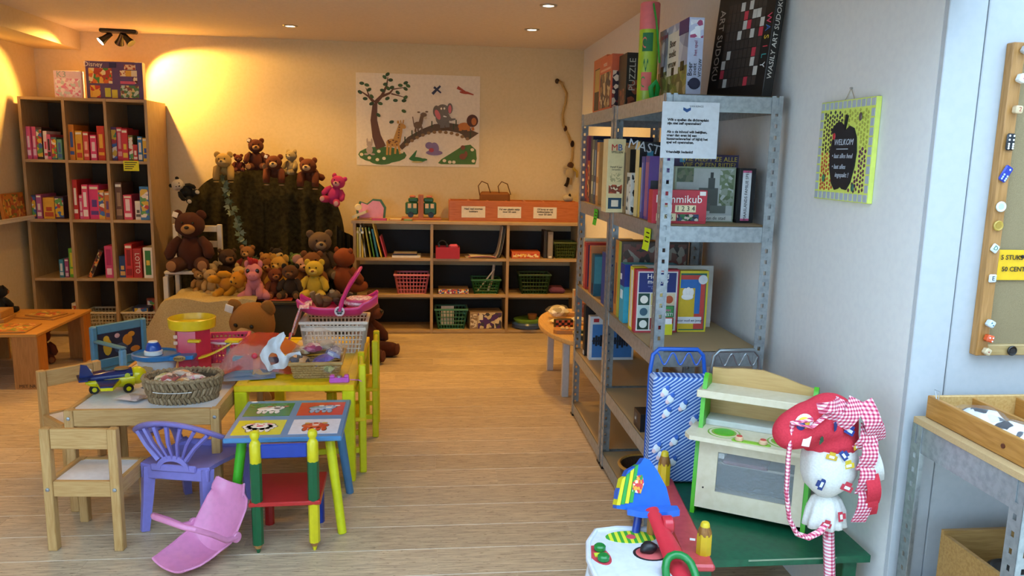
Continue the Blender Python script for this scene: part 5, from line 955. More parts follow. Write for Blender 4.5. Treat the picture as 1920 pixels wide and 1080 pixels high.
# ================================================================ green bench and the toys on it
ZB = .36; t = thing('green_bench', 'dark green low bench with a red plank and yellow pencil knobs', 'bench', (0, 0, 0)); gb = M('#0e5a3c', .4, col2='#0b4f35')
part('bench_top', prism([(.758, 2.015), (1.305, 2.012), (1.305, 2.68), (.835, 2.68)], .022, ZB-.022), gb, t)
part('worn_edge', join(bx(.93, 1.2, 2.0125, 2.0145, ZB-.006, ZB-.0015)), M('#8a9a80', .7), t)
for x, y in ((.81, 2.06), (1.26, 2.06), (.87, 2.62), (1.26, 2.62)): part('leg', bx(x-.022, x+.022, y-.022, y+.022, 0, ZB-.022, .003), gb, t)
rp_ = part('red_plank', tf(box(.082, .66, .022, .006), (.80, 2.28, ZB), (0, 0, rad(-6.2))), M('#c4464a', .35, col2='#b83c40'), t); part('price_sticker', tf(box(.016, .013, .001), (.79, 2.10, ZB+.022), (0, 0, rad(-20))), WHITE, rp_)
for x, y, h in ((.795, 2.02, .095), (.822, 2.50, .12)):
    p = part('pencil_knob', lathe([(.0225, 0), (.0225, h*.58), (.021, h*.66)], 8), M('#d0ac1e', .4), t, (x, y, ZB+.022)); part('wood_cone', lathe([(.021, h*.6), (.0195, h*.72), (.014, h*.87)], 14), wood('#9a6a30', '#7a4a1c', 2), p); part('pencil_point', lathe([(.014, h*.87), (.013, h*.95), (.010, h), (.004, h*1.02)], 12), M('#d8bc28', .35), p)

# toy kitchen
t = thing('toy_kitchen', 'cream and green wooden toy cooker with two hob rings', 'toy kitchen', (.857, 2.322, ZB+.001), rad(-31)); cm = M('#d8ccb0', .5, col2='#d2c5a6'); gk = M('#4fae22', .35); KW = .355
side = [(0, 0), (.19, 0), (.19, .40), (.17, .43), (.12, .445), (.10, .43), (.075, .36), (.06, .27), (.03, .24)]
for x in (.0, KW-.014): part('side_panel', tf(prism(side, .014), (x, 0, 0), (pi/2, 0, pi/2)), gk, t)
fp = part('oven_front', join(bx(.014, KW-.014, -.004, .008, .025, .085), bx(.014, KW-.014, -.004, .008, .215, .255), bx(.014, .075, -.004, .008, .085, .215), bx(KW-.045, KW-.014, -.004, .008, .085, .215)), cm, t, (0, .0, 0), (rad(-7), 0, 0))
part('oven_window', bx(.072, KW-.042, .000, .003, .082, .218), M('#c8d0d4', .05, 0, 'clear', alpha=.22), t, (0, 0, 0), (rad(-7), 0, 0)); part('oven_back', bx(.014, KW-.014, .17, .178, .02, .26), M('#6a655c', .7), t); part('oven_rack', bx(.014, KW-.014, .05, .17, .165, .172), M('#c8c0b0', .6), t); part('oven_floor', bx(.014, KW-.014, .02, .17, .025, .033), cm, t)
ct = part('worktop', prism([(-.03, .0), (-.01, -.028), (KW+.01, -.028), (KW+.03, .0), (KW+.02, .12), (-.02, .12)], .014, .258), cm, t); part('splash_step', bx(.014, KW-.014, .105, .185, .272, .292, .002), M('#c2c4bc', .5), t)
for x in (.085, KW-.085):
    for r, c, e in ((.052, '#7fa83a', .0006), (.047, '#d8ccb0', .0012), (.040, '#8fae3e', .0018), (.033, '#4fae22', .0026)): part('hob_ring', tf(lathe([(r, 0), (r-.0005, e)], 24), (x, .05, .272)), M(c, .4), ct)
part('knob_plate', tf(prism([(-.055, -.008), (.055, -.008), (.06, .0), (.055, .012), (-.055, .012), (-.06, 0)], .003), (KW/2, -.008, .272)), M('#8fc23a', .4), ct)
for s in (-1, 1): k = part('knob', tf(cyl(.013, .014, 18, b=.003), (KW/2+s*.036, -.008, .275)), M('#d8b48c', .4), ct); part('knob_cap', tf(cyl(.009, .002, 14), (KW/2+s*.036, -.008, .289)), M('#d0504a', .4), k)
part('back_board', tf(prism([(.014, .255), (KW-.014, .255), (KW-.014, .42), (KW-.06, .43), (KW-.11, .445), (KW/2, .46), (.11, .458), (.06, .45), (.014, .45)], .010), (0, .19, 0), (pi/2, 0, 0)), wood('#c8a468', '#bd975a', 0), t)
part('upper_shelf', bx(-.012, KW+.012, .065, .18, .385, .397, .003), cm, t); part('shelf_lip', bx(-.012, KW+.012, .06, .067, .375, .40, .002), cm, t); part('dark_screw', tf(cyl(.003, .002, 8), (.04, -.012, .10), (pi/2, 0, 0)), blk, t)
solid('price_ticket', box(.024, .001, .018), WHITE, 'small white price ticket in the toy oven', 'ticket', (.945, 2.31, ZB+.19), rad(-31)); solid('tea_towel', bx(-.07, .07, -.04, .04, 0, .012, .004), M('#8a4a58', .8, 0, 'cloth'), 'folded maroon cloth on the rack inside the toy oven', 'cloth', (1.03, 2.30, ZB+.174), rad(-31))

# doll trolleys
def stripes(c1, c2, sc, ang=0.0, name='stripe', w=.5):
    m, N, L, B = nt(name); tc = N.new('ShaderNodeTexCoord'); mp = N.new('ShaderNodeMapping'); mp.inputs['Rotation'].default_value = (0, ang, 0); L.new(tc.outputs['Object'], mp.inputs[0])
    wv_ = N.new('ShaderNodeTexWave'); wv_.wave_type = 'BANDS'; wv_.bands_direction = 'Z'; wv_.inputs['Scale'].default_value = sc; L.new(mp.outputs[0], wv_.inputs[0])
    r = N.new('ShaderNodeValToRGB'); r.color_ramp.interpolation = 'CONSTANT'; e = r.color_ramp.elements; e[0].color = rgb(c1)+(1,); e[1].position = w; e[1].color = rgb(c2)+(1,); L.new(wv_.outputs['Fac'], r.inputs[0]); L.new(r.outputs[0], B.inputs['Base Color']); B.inputs['Roughness'].default_value = .7; return m
def trolley(label, loc, rot, cloth, frame, w, h, dots):
    t = thing('doll_trolley', label, 'trolley', loc, rot); fm = M(frame, .25, .6 if frame == '#8f979a' else 0)
    b = part('bag', wob(box(w, .075, h, .008, (0, .01, .006)), .004, 9), cloth, t); rnd = random.Random(4)
    for i in range(dots[0]):
        x, z = rnd.uniform(-w*.44, w*.44), .02+(h-.05)*(i+.5)/dots[0]
        if dots[1] == 'dot': part('dot', tf(ball(.009, .002, .009, 10, 6), (x, -.030, z)), paper('#eee4dc'), b)
        else:
            for dx, dz, r, c in ((0, 0, .013, '#dfe6f2'), (.008, .013, .009, '#3a66c0'), (-.009, -.010, .008, '#e8c8cc')): part('figure_print', tf(ball(r, .0015, r*1.15, 9, 6), (x+dx, -.0315, z+dz)), paper(c), b)
    part('handle', tube([(-w*.47, .055, .03), (-w*.47, .055, h+.01), (-w*.44, .05, h+.07), (-w*.34, .05, h+.09), (w*.34, .05, h+.09), (w*.44, .05, h+.07), (w*.49, .055, h+.01), (w*.49, .055, .03)], .0075, 10), fm, t)
    part('wire_hooks', tube([(-w*.42+w*.84*i/36, .05, h+.055+.022*sin(i*2*pi*3/36+.5)) for i in range(37)], .003, 6), fm, t)
    part('foot_bar', bx(-w*.45, w*.45, .0, .06, 0, .012, .003), fm, t); return t
trolley('blue doll shopping trolley with diagonal stripes and small printed figures', (.885, 2.57, ZB+.001), rad(-4), stripes('#2c58a8', '#b4c8ea', 30, rad(35), 'blue_stripes', .62), '#1f58b8', .205, .385, (13, 'fig'))
trolley('red doll shopping trolley with white polka dots and grey handle', (1.12, 2.60, ZB+.001), rad(2), M('#b83038', .8, 0, 'cloth'), '#8f979a', .195, .372, (26, 'dot'))

# stick horse
def gingham():
    m, N, L, B = nt('gingham'); tc = N.new('ShaderNodeTexCoord'); sp = N.new('ShaderNodeSeparateXYZ'); L.new(tc.outputs['Object'], sp.inputs[0])
    ad = N.new('ShaderNodeMath'); ad.inputs[1].default_value = .0; L.new(sp.outputs[0], ad.inputs[0]); L.new(sp.outputs[1], ad.inputs[1]); out = []
    for src in (ad.outputs[0], sp.outputs[2]):
        a = N.new('ShaderNodeMath'); a.operation = 'MULTIPLY'; a.inputs[1].default_value = 95; L.new(src, a.inputs[0]); f = N.new('ShaderNodeMath'); f.operation = 'FRACT'; L.new(a.outputs[0], f.inputs[0]); g = N.new('ShaderNodeMath'); g.operation = 'GREATER_THAN'; g.inputs[1].default_value = .5; L.new(f.outputs[0], g.inputs[0]); out.append(g)
    s = N.new('ShaderNodeMath'); L.new(out[0].outputs[0], s.inputs[0]); L.new(out[1].outputs[0], s.inputs[1]); h = N.new('ShaderNodeMath'); h.operation = 'MULTIPLY'; h.inputs[1].default_value = .5; L.new(s.outputs[0], h.inputs[0])
    r = N.new('ShaderNodeValToRGB'); r.color_ramp.interpolation = 'CONSTANT'; e = r.color_ramp.elements; e[0].color = rgb('#eadfe2')+(1,); e[1].position = .4; e[1].color = rgb('#d87c92')+(1,); x = e.new(.9); x.color = rgb('#b02a50')+(1,)
    L.new(h.outputs[0], r.inputs[0]); L.new(r.outputs[0], B.inputs['Base Color']); B.inputs['Roughness'].default_value = .85; return m
gg = gingham(); rdc = M('#cc3a48', .85, 0, 'cloth', '#c03342', .6); wtc = M('#dcdcd6', .85, 0, 'cloth', '#d0d0ca', .6)
t = thing('stick_horse', 'red fabric hobby horse with a gingham mane and reins leaning on the cooker', 'hobby horse', (1.155, 2.0, 0))
part('stick', tube([(.03, -.02, 0), (.015, -.012, .30), (.0, 0, .48)], .016, 12), gg, t)
HC = Vector((-.03, 0, .768))
hd = part('head', join(ball(.090, .062, .098, 24, 16, 0, tuple(HC)), ball(.081, .065, .062, 24, 14, 0, (-.016, 0, .725)), tube([HC+Vector((.0, -.005, .02)), HC+Vector((-.07, -.015, .012)), HC+Vector((-.12, -.025, -.006)), HC+Vector((-.15, -.03, -.02)), HC+Vector((-.165, -.032, -.025))], [.07, .062, .054, .04, .02], 18)), rdc, t, smooth=180)
md = hd.modifiers.new('blend', 'REMESH'); md.mode = 'VOXEL'; md.voxel_size = .007; md.use_smooth_shade = True
md = hd.modifiers.new('soft', 'SMOOTH'); md.factor = .8; md.iterations = 12
def pleat(vf, k, n): return [(x*(1+k*sin(n*math.atan2(y, x))*(.57-z)/.09), y*(1+k*sin(n*math.atan2(y, x))*(.57-z)/.09), z) for x, y, z in vf[0]], vf[1]
part('neck', wob(pleat(lathe([(.076, .71), (.080, .675), (.079, .63), (.068, .60), (.048, .58), (.028, .562)], 48, sy=.82), .012, 12), .004, 14), wtc, t, (-.015, 0, 0), smooth=180)
part('ruffle', wob(pleat(lathe([(.022, .568), (.042, .553), (.054, .52), (.058, .49), (.060, .472), (.054, .468), (.015, .48)], 54, sy=.8), .09, 11), .004, 26), wtc, t, (-.012, 0, 0), smooth=180)
from mathutils.bvhtree import BVHTree
HB = BVHTree.FromPolygons([v.co for v in hd.data.vertices], [tuple(p.vertices) for p in hd.data.polygons])
def car(par, c, x, y, z, a, col, k=1.0):
    o = part('car_print', join(box(.030*k, .002, .014*k, .0008), bx(-.008*k, .008*k, -.0012, .0012, .012*k, .022*k)), paper(col), par, (x, y, z), (0, a, c)); part('car_window', bx(-.007*k, .007*k, -.0022, -.001, .005*k, .012*k), paper('#dfe4ee'), o)
for x, z, a, col, k in ((-.005, .775, .5, '#1f3c8c', 1.2), (-.055, .80, -1.3, '#1c3470', .9), (.035, .83, .4, '#1f5a3c', 1.1), (-.045, .70, .2, '#c8a428', 1.0), (.06, .78, .2, '#a8503c', .8), (-.03, .845, -.4, '#233c80', .8), (-.02, .71, .9, '#233c80', 1.0), (.03, .73, -.3, '#c8a428', .9), (-.085, .755, .2, '#1f5a3c', .8), (.035, .69, .3, '#1f3c8c', .8)):
    hit = HB.ray_cast(Vector((x, -1, z)), Vector((0, 1, 0))); y = hit[0].y if hit[0] else -.06; nn = hit[1] if hit[0] else Vector((0, -1, 0)); car(hd, math.atan2(nn.x, -nn.y)*.8, x, y-.008, z-.008, a, col, k)
for x, z, a, col, k in ((-.055, .615, -1.2, '#1f3470', 1.1), (.01, .665, -.2, '#d0b428', 1.1), (.005, .60, .4, '#b83040', 1.2)): car(t, 0, x, -.064*math.sqrt(max(.05, 1-((x+.015)/.082)**2))-.002, z, a, col, k)
for x, z, a in ((.0, .515, 1.4), (-.035, .485, .3)): car(t, 0, x, -.050, z, a, '#b83040', 1.0)
e = part('eye', tf(ball(.022, .004, .026), HC+Vector((-.105, -.066, .035)), (0, .5, rad(-20))), paper('#e8e6e0'), hd); part('eye_yellow', tf(ball(.016, .004, .02), HC+Vector((-.108, -.0685, .033)), (0, .5, rad(-20))), paper('#d8c030'), hd); part('pupil', tf(ball(.011, .004, .013), HC+Vector((-.115, -.071, .026)), (0, .5, rad(-20))), paper('#1c2c70'), hd)
part('paper_tag', tf(box(.022, .001, .03), HC+Vector((-.10, -.075, -.03)), (0, rad(10), 0)), WHITE, hd)
# mane of gingham and printed strips
for i, (x0, z0, x1, z1, w_, m_) in enumerate(((.0, .865, -.03, .80, .055, gg), (.03, .872, -.01, .79, .05, gg), (.05, .86, .095, .77, .05, gg), (.075, .83, .115, .74, .05, gg), (.08, .79, .06, .72, .05, gg), (.085, .76, .075, .66, .045, gg), (.09, .72, .125, .62, .04, wtc), (.085, .70, .08, .585, .045, gg), (.095, .66, .11, .56, .04, rdc), (.09, .63, .085, .50, .045, gg), (.10, .62, .12, .52, .03, rdc), (-.02, .86, -.08, .84, .03, gg))):
    d = Vector((x1-x0, 0, z1-z0)); n_ = Vector((d.z, 0, -d.x)).normalized()
    part('mane_strip', wob(sheet(lambda u, v, x0=x0, z0=z0, d=d, n_=n_, w_=w_, i=i: (x0-.022+d.x*v+n_.x*(u-.5)*w_, -.064-.018*sin(pi*v)-.005*(i % 3)+.25*max(0, x0-.04), z0+d.z*v+n_.z*(u-.5)*w_), 5, 8, .0025), .006, 9, i), m_, hd, smooth=60)
rein = [(-.115, -.075, .815), (-.165, -.06, .80), (-.168, -.06, .70), (-.165, -.06, .60), (-.15, -.06, .52), (-.125, -.06, .475), (-.09, -.06, .462), (-.055, -.055, .475), (-.035, -.05, .495)]
part('rein', tube(rein, .0095, 8, flat=.7), gg, t); part('bridle', tube([(-.168, -.06, .80), (-.12, -.082, .795), (-.07, -.072, .83), (-.03, -.065, .855)], .011, 6, flat=.3), gg, t)

# baby activity walker
t = thing('activity_walker', 'white baby activity walker with blue easel and green handle', 'baby walker', (.575, 1.975, 0), rad(-2)); wp = plastic('#d6dae2', .22); bpl = plastic('#1d62c8', .2); rpl = plastic('#c62f3c', .25); gpl = plastic('#127a34', .25); ZW = .42
tp = [(-.10, -.30), (.11, -.30), (.125, -.10), (.12, .08), (.09, .125), (-.02, .135), (-.085, .12), (-.12, .05), (-.135, -.05), (-.125, -.2)]
part('tray', prism(tp, .035, ZW-.035), wp, t); part('tray_rim', tube([(x, y, ZW) for x, y in tp], .008, 8, True), wp, t)
g = part('striped_print', tf(lathe([(1, 0), (.99, .0008)], 28, sx=.075, sy=.037), (.01, .08, ZW)), stripes('#3a9a2c', '#d8d830', 16, rad(90), 'walker_stripes'), t); g2 = part('red_dot', tf(lathe([(.014, 0), (.013, .001)], 14), (.01, .08, ZW+.001)), paper('#d04a5a'), t)
part('round_print', tf(lathe([(.05, 0), (.049, .0008)], 26, sy=.85), (.045, -.015, ZW)), paper('#1a1418'), t); part('round_print_centre', tf(lathe([(.042, 0), (.041, .0006)], 26, sy=.85), (.045, -.015, ZW+.0008)), paper('#c85a5a'), t); part('black_figure', wob(ball(.025, .02, .018, c=(.04, -.01, ZW+.014)), .006, 50), M('#141216', .4), t)
part('panel_print', tf(lathe([(1, 0), (.99, .0008)], 22, sx=.028, sy=.055), (-.10, -.02, ZW), (0, 0, rad(12))), paper('#c8404c'), t)
for y in (.005, -.05): part('green_knob', tf(cyl(.0165, .018, 18, b=.004), (-.095, y, ZW)), gpl, t)
part('yellow_bar', bx(-.115, -.08, -.032, -.014, ZW+.001, ZW+.004), paper('#c8d838'), t)
part('push_handle', tube([(.055, -.14, ZW), (.055, -.128, ZW+.02), (.06, -.118, ZW+.034), (.07, -.111, ZW+.042), (.085, -.108, ZW+.046), (.10, -.11, ZW+.045), (.112, -.117, ZW+.041), (.121, -.13, ZW+.034), (.126, -.15, ZW+.02), (.127, -.18, ZW)], .011, 10), gpl, t); part('white_cup', lathe([(.05, 0), (.045, .012), (.03, .014)], 22, sx=1.2), wp, t, (-.02, -.16, ZW))
part('red_arm', tube([(.105, -.17, ZW-.015), (.10, -.06, ZW+.008), (.082, .03, ZW+.05), (.07, .09, ZW+.08)], [.034, .032, .024, .02], 12, flat=.6), rpl, t); part('red_hinge', tf(cyl(.026, .03, 18, b=.004), (.09, .045, ZW+.055), (0, pi/2, 0)), rpl, t)
part('blue_post', tube([(.03, .11, ZW-.01), (.045, .13, ZW+.07)], .012, 10), plastic('#1c3c9a'), t)
es = [(x*.84, y*.88) for x, y in [(-.10, -.005), (.10, -.02), (.105, .0), (.085, .07), (.05, .125), (.02, .16), (.0, .165), (-.015, .145), (-.06, .12), (-.095, .05)]]
ez = part('easel', tf(prism(es, .035), (.05, .155, ZW+.055), (rad(68), rad(6), rad(6))), bpl, t); part('easel_shelf', tf(prism([(-.05, .0), (.10, -.01), (.095, -.05), (.05, -.065), (-.02, -.06), (-.055, -.03)], .018), (.055, .13, ZW+.055), (rad(-8), 0, rad(2))), bpl, t)
for i, c in enumerate(('#d8d020', '#2f9a3c', '#d8d020', '#2f9a3c')): part('easel_stripe', tf(prism([(-.093+i*.013, .0+i*.005), (-.082+i*.013, .0+i*.005), (-.068+i*.013, .085+i*.014), (-.078+i*.013, .078+i*.014)], .001), (.05, .154, ZW+.066), (rad(68), rad(6), rad(6))).__class__((tf(prism([(-.093+i*.013, .005+i*.003), (-.082+i*.013, .005+i*.003), (-.066+i*.013, .088+i*.012), (-.077+i*.013, .08+i*.012)], .037), (.058, .1545, ZW+.0555), (rad(68), rad(6), rad(6)))[0], prism([(0, 0), (1, 0), (1, 1), (0, 1)], 1)[1])), paper(c), t)
part('easel_sticker', tf(prism([(-.045, .045), (-.02, .04), (-.01, .07), (-.015, .095), (-.035, .09), (-.045, .07)], .0385), (.058, .1545, ZW+.0555), (rad(68), rad(6), rad(6))), art('#d03a3a #e0a030 #2f8a3c #e8e4e0', 5), t)
part('wood_block', tf(cyl(.014, .05, 8), (.075, .10, ZW)), wood('#b87a3c', axis=2), t)
for s in (-1, 1):
    part('leg', tube([(s*.09, .08, ZW-.03), (s*.13, .14, .06)], .014, 10), wp, t); part('leg', tube([(s*.09, -.22, ZW-.03), (s*.13, -.28, .06)], .014, 10), wp, t)
    for y in (.14, -.28): part('wheel', tf(cyl(.045, .03, 20, b=.006), (s*.13-.015, y, .045), (0, pi/2, 0)), rpl, t)

# ================================================================ work table at the end wall
t = thing('steel_workbench', 'galvanised steel work table with chipboard top against the end wall', 'work table', (1.345, 1.525, 0)); bw, bd, bz = 1.1, .42, .795
wbm = mesh('post', post_vf(bz), galv, 0)
for x, y, r in ((0, 0, 0), (bw, 0, pi/2), (bw, bd, pi), (0, bd, -pi/2)): link('post', wbm, t, (x, y, 0), (0, 0, r))
for y in (.003, bd-.005): part('long_beam', bx(.004, bw-.004, y, y+.002, bz-.075, bz), galv, t, smooth=0)
for x in (.003, bw-.005): part('cross_beam', bx(x, x+.002, .004, bd-.004, bz-.075, bz), galv, t, smooth=0)
part('chipboard_top', bx(.0, bw, .0, bd, bz, bz+.018, .001), M('#c2a578', .6, 0, 'speckle', '#ad9064'), t); part('lower_board', bx(.008, bw-.008, .008, bd-.008, .30, .316), chip, t); 
for y in (.003, bd-.005): part('long_beam', bx(.004, bw-.004, y, y+.002, .25, .30), galv, t, smooth=0)
zt = bz+.019; t = thing('wooden_tray', 'divided wooden tray of game pieces on the steel work table', 'tray', (1.372, 1.54, zt)); ow = wood('#b5813e', '#9c6a2a', 1); ow2 = wood('#c9a468', '#b88f50', 1)
part('side_board', bx(0, .012, 0, .395, 0, .062, .002), ow, t); part('side_board', bx(.88, .892, 0, .395, 0, .062, .002), ow, t); part('front_board', bx(.012, .88, 0, .012, 0, .062, .002), ow2, t); part('back_board', bx(.012, .88, .383, .395, 0, .062, .002), ow2, t); part('floor_board', bx(.012, .88, .012, .383, 0, .006), ow2, t)
for x in (.125, .255, .385, .55, .72): part('divider', bx(x, x+.009, .012, .383, .006, .056, .001), ow, t)
part('bolt_head', tf(cyl(.006, .004, 12), (-.003, .10, .028), (0, pi/2, 0)), M('#5a2c14', .5), t); part('clip', tube([(.002, .36, .062), (.002, .37, .085), (.002, .35, .085), (.002, .352, .062)], .0015, 6), steel, t)
zt += .008
packet('clear bag of black and white pieces in the wooden tray near the wall', (1.445, 1.80, zt+.028), rad(80), .17, .095, .06, '#e4e8ee #2a2c34 #d0d6e0 #f0f2f6 #e4e8ee', 1.6, 'bags in the wooden tray'); packet('second clear bag of black and white pieces in the wooden tray', (1.45, 1.70, zt+.03), rad(100), .12, .09, .055, '#e4e8ee #f0f2f6 #2a2c34 #d0d6e0 #dce2ea', 1.6, 'bags in the wooden tray'); packet('clear bag of pale green counters in the wooden tray', (1.45, 1.595, zt+.03), rad(60), .10, .09, .055, '#d0dcd0 #b8ccb8 #e0e8e0 #a8bca8', 1.4, 'bags in the wooden tray')
for i, (x, y, z, a, s) in enumerate(((1.545, 1.85, .02, .3, 'O'), (1.565, 1.82, .012, -.5, 'L'), (1.585, 1.79, .016, .8, 'S'), (1.55, 1.77, .006, .2, 'R'), (1.60, 1.83, .004, -.2, 'N'), (1.60, 1.75, .01, 1.1, 'A'))):
    tl = thing('letter_tile', f"cream letter tile printed {s} in the wooden tray", 'tile', (x, y, zt+z), (rad(25*sin(i*2)), rad(20*cos(i)), a), 'letter tiles'); part('tile', box(.02, .02, .005, .001), M('#dcd4bc', .4), tl); text(s, .013, M('#2a6a3a', .5), tl, (0, 0, .0052), (0, 0, 0))
for i, (x, y) in enumerate(((1.455, 1.555), (1.475, 1.575))): t = thing('domino', f"{['black', 'green-striped'][i]} game piece at the tray front", 'game piece', (x, y, zt+.045), (rad(20), rad(30), i)); part('piece', box(.03, .016, .006, .001), M(['#17181c', '#d8d8a0'][i], .4), t); part('stripe', bx(-.002, .002, -.0082, .0082, .001, .0064), M(['#d8d8d8', '#2a7a4a'][i], .4), t)
t = thing('wooden_crate', 'open wooden crate on the lower board of the work table', 'crate', (1.42, 1.60, .317)); cw_ = wood('#a8824c', '#8f6a36', 0)
for a in (bx(0, .42, 0, .012, 0, .14), bx(0, .42, .268, .28, 0, .19), bx(0, .012, .012, .268, 0, .18), bx(.408, .42, .012, .268, 0, .18)): part('crate_board', a, cw_, t)
part('crate_floor', bx(.012, .408, .012, .268, 0, .01), cw_, t)
t = thing('paint_can', 'pale yellow round tin with a black lid inside the crate', 'tin', (1.535, 1.72, .33)); part('can', lathe([(.072, 0), (.074, .004), (.074, .12), (.072, .125)], 30), paper('#cfd08a', .4), t); part('lid', lathe([(.077, .118), (.078, .13), (.07, .134), (.064, .128), (.01, .128)], 30), M('#17171a', .35), t); part('label_print', sheet(lambda u, v: (.0746*cos(-2.4+1.0*u), .0746*sin(-2.4+1.0*u), .03+.05*v), 8, 1, .0006), art('#d8c020 #e8e8c0 #2a4a80 #cfd08a', 2), t)

# ================================================================ cork board
t = thing('cork_board', 'burlap pin board with an oak frame on the white end wall', 'pin board', (1.505, YF-.028, .985)); fr = wood('#b08048', '#97692f', 2); frh = wood('#b59a68', '#a08450', 0); BW, BH = .8, .835
part('frame_side', bx(0, .034, 0, .028, 0, BH, .002), fr, t); part('frame_side', bx(BW-.034, BW, 0, .028, 0, BH, .002), fr, t); part('frame_rail', bx(.034, BW-.034, .002, .028, 0, .03, .002), frh, t); part('frame_rail', bx(.034, BW-.034, .002, .028, BH-.03, BH, .002), frh, t); part('burlap', bx(.03, BW-.03, .014, .022, .026, BH-.026), M('#a2906c', .95, 0, 'speckle', '#7a6a4a', .9, .6), t)
YD = YF-.030
def die(label, x, z, s, col, pips, rot=0.0, name='die', cat='die', dims=None, pip='#f2f2ee', txt=None):
    dx, dy, dz = dims or (s, s, s); t = thing(name, label, cat, (x, YD-dy/2, z), (0, rot, 0), 'game pieces on the pin board'); part('body', box(dx, dy, dz, min(dx, dz)*.16, (0, 0, -dz/2)), plastic(col, .25), t)
    for u, v in pips: part('pip', tf(lathe([(.0028 if dims else .0022, 0), (.002, .0006)], 10), (u*dx, -dy/2, v*dz), (pi/2, 0, 0)), paper(pip), t)
    if txt: text(txt[0], txt[1], paper(txt[2]), t, (0, -dy/2-.0004, 0), (pi/2, 0, 0))
    return t
die('grey die at the top corner of the pin board', 1.530, 1.800, .018, '#b8bcc0', [(-.2, .2), (.2, -.2)], .4, pip='#202020'); die('white die with pink and green marks', 1.528, 1.728, .021, '#e4e4e0', [], .35, txt=('o', .014, '#c85a7a')); die('wooden cube printed with a two', 1.528, 1.649, .02, '#d8c09a', [], .05, txt=('2', .016, '#a04030'))
D6 = [(u, v) for u in (-.25, .25) for v in (.38, .24, .1, -.14, -.26, -.38)]
die('black domino with white pips on the pin board frame', 1.524, 1.566, .02, '#15181e', [(-.25, .36), (.25, .36), (-.25, .12), (.25, .12)]+[(u, v) for u in (-.25, .25) for v in (-.12, -.25, -.38)], .02, 'domino', 'domino', (.024, .008, .044)); die('blue domino tilted on the pin board frame', 1.522, 1.483, .02, '#1a2f9a', [(.1, .3), (-.2, -.1), (.25, -.1), (-.2, -.25), (.25, -.25), (-.2, -.38), (.25, -.38)], .5, 'domino', 'domino', (.024, .008, .044), '#b8d0e0')
for lb, x, z, c, c2 in (('white ringed draughts counter on the pin board', 1.521, 1.396, '#dfe2dc', '#b8c4bc'), ('yellow-brown counter on the pin board', 1.520, 1.345, '#b8983c', '#a5852c'), ('black button on the lower rail of the pin board', 1.608, 1.0, '#141110', '#221c1a')):
    k = thing('counter', lb, 'counter', (x, YD, z), 0, 'game pieces on the pin board'); part('disc', tf(lathe([(.0125, 0), (.014, .002), (.014, .005), (.012, .007), (.009, .005)], 20, sx=1.0), (0, 0, 0), (pi/2, 0, 0)), plastic(c), k); part('centre', tf(lathe([(.009, .003), (.008, .0055)], 16), (0, 0, 0), (pi/2, 0, 0)), plastic(c2), k)
die('white letter tile D tilted on the pin board', 1.519, 1.284, .021, '#d0d8d4', [], .55, 'letter_tile', 'tile', (.022, .006, .022), txt=('D', .017, '#1c6a4c')); die('white letter tile E on the pin board', 1.523, 1.202, .021, '#cfd3d8', [], .0, 'letter_tile', 'tile', (.022, .006, .022), txt=('E', .017, '#22262c'))
die('pale blue die low on the pin board frame', 1.528, 1.078, .019, '#c8d4da', [(-.2, .1), (.2, -.1)], .5, pip='#3a6a80'); die('orange die with white pips on the pin board', 1.529, 1.037, .02, '#d8582a', [(-.25, .1), (.2, .2), (.25, -.25)], .3); die('cream die at the bottom corner of the pin board', 1.528, 1.0, .018, '#cbb894', [(0, 0)], .5, pip='#a03a3a')
t = thing('price_note', 'yellow handwritten note reading fifty cents pinned to the burlap', 'note', (1.535, YF-.020, 1.196)); part('sheet', sheet(lambda u, v: (.14*u, -.004*u*sin(3*v), .083*v), 5, 4, .0008), paper('#e8b910'), t); text('5 STUKS', .018, INK, t, (.012, -.004, .062), (pi/2, 0, 0), 'LEFT', bold=.0002); text('50 CENT', .018, INK, t, (.018, -.004, .03), (pi/2, 0, 0), 'LEFT', bold=.0002); part('push_pin', tf(lathe([(.001, 0), (.0015, .008), (.005, .009), (.005, .013), (.003, .014)], 12), (.068, -.002, .066), (pi/2, 0, 0)), blk, t)
# ================================================================ wall things
# mosaic plaque: local x runs along the wall towards the viewer
t = thing('mosaic_plaque', 'mosaic wall plaque with a black apple-shaped chalkboard', 'plaque', (XR-.001, 2.565, 1.382), (0, 0, -pi/2)); PWd, PHt = .33, .318
part('board', bx(0, PWd, -.016, 0, 0, PHt, .001), M('#d6e46a', .7), t); gtile = mesh('tile', box(.0215, .0016, .0225, .0004), M('#aab4be', .3), 0); g2 = mesh('tile', box(.019, .0016, .0235, .0004), M('#aab4be', .3), 0)
for i in range(12):
    for z in (.003, PHt-.026): link('tile', gtile, t, (.0145+i*.0273, -.0163, z))
for j in range(9):
    for x in (.013, PWd-.013): link('tile', g2, t, (x, -.0163, .031+j*.0287))
apple = [(.165, .222), (.14, .235), (.115, .225), (.095, .19), (.088, .15), (.094, .10), (.112, .055), (.135, .034), (.155, .038), (.168, .045), (.182, .038), (.205, .036), (.226, .06), (.243, .11), (.248, .155), (.24, .20), (.222, .228), (.196, .236), (.176, .224)]
def inside(x, z, k=1.09):
    cx, cz = .168, .135; x, z = cx+(x-cx)/k, cz+(z-cz)/k; c = False
    for i in range(len(apple)):
        x1, z1 = apple[i]; x2, z2 = apple[i-1]
        if (z1 > z) != (z2 > z) and x < (x2-x1)*(z-z1)/(z2-z1)+x1: c = not c
    return c
rnd = random.Random(2); sh = {c: [] for c in ('#20222e', '#a9b040', '#c2502a', '#5e2448')}
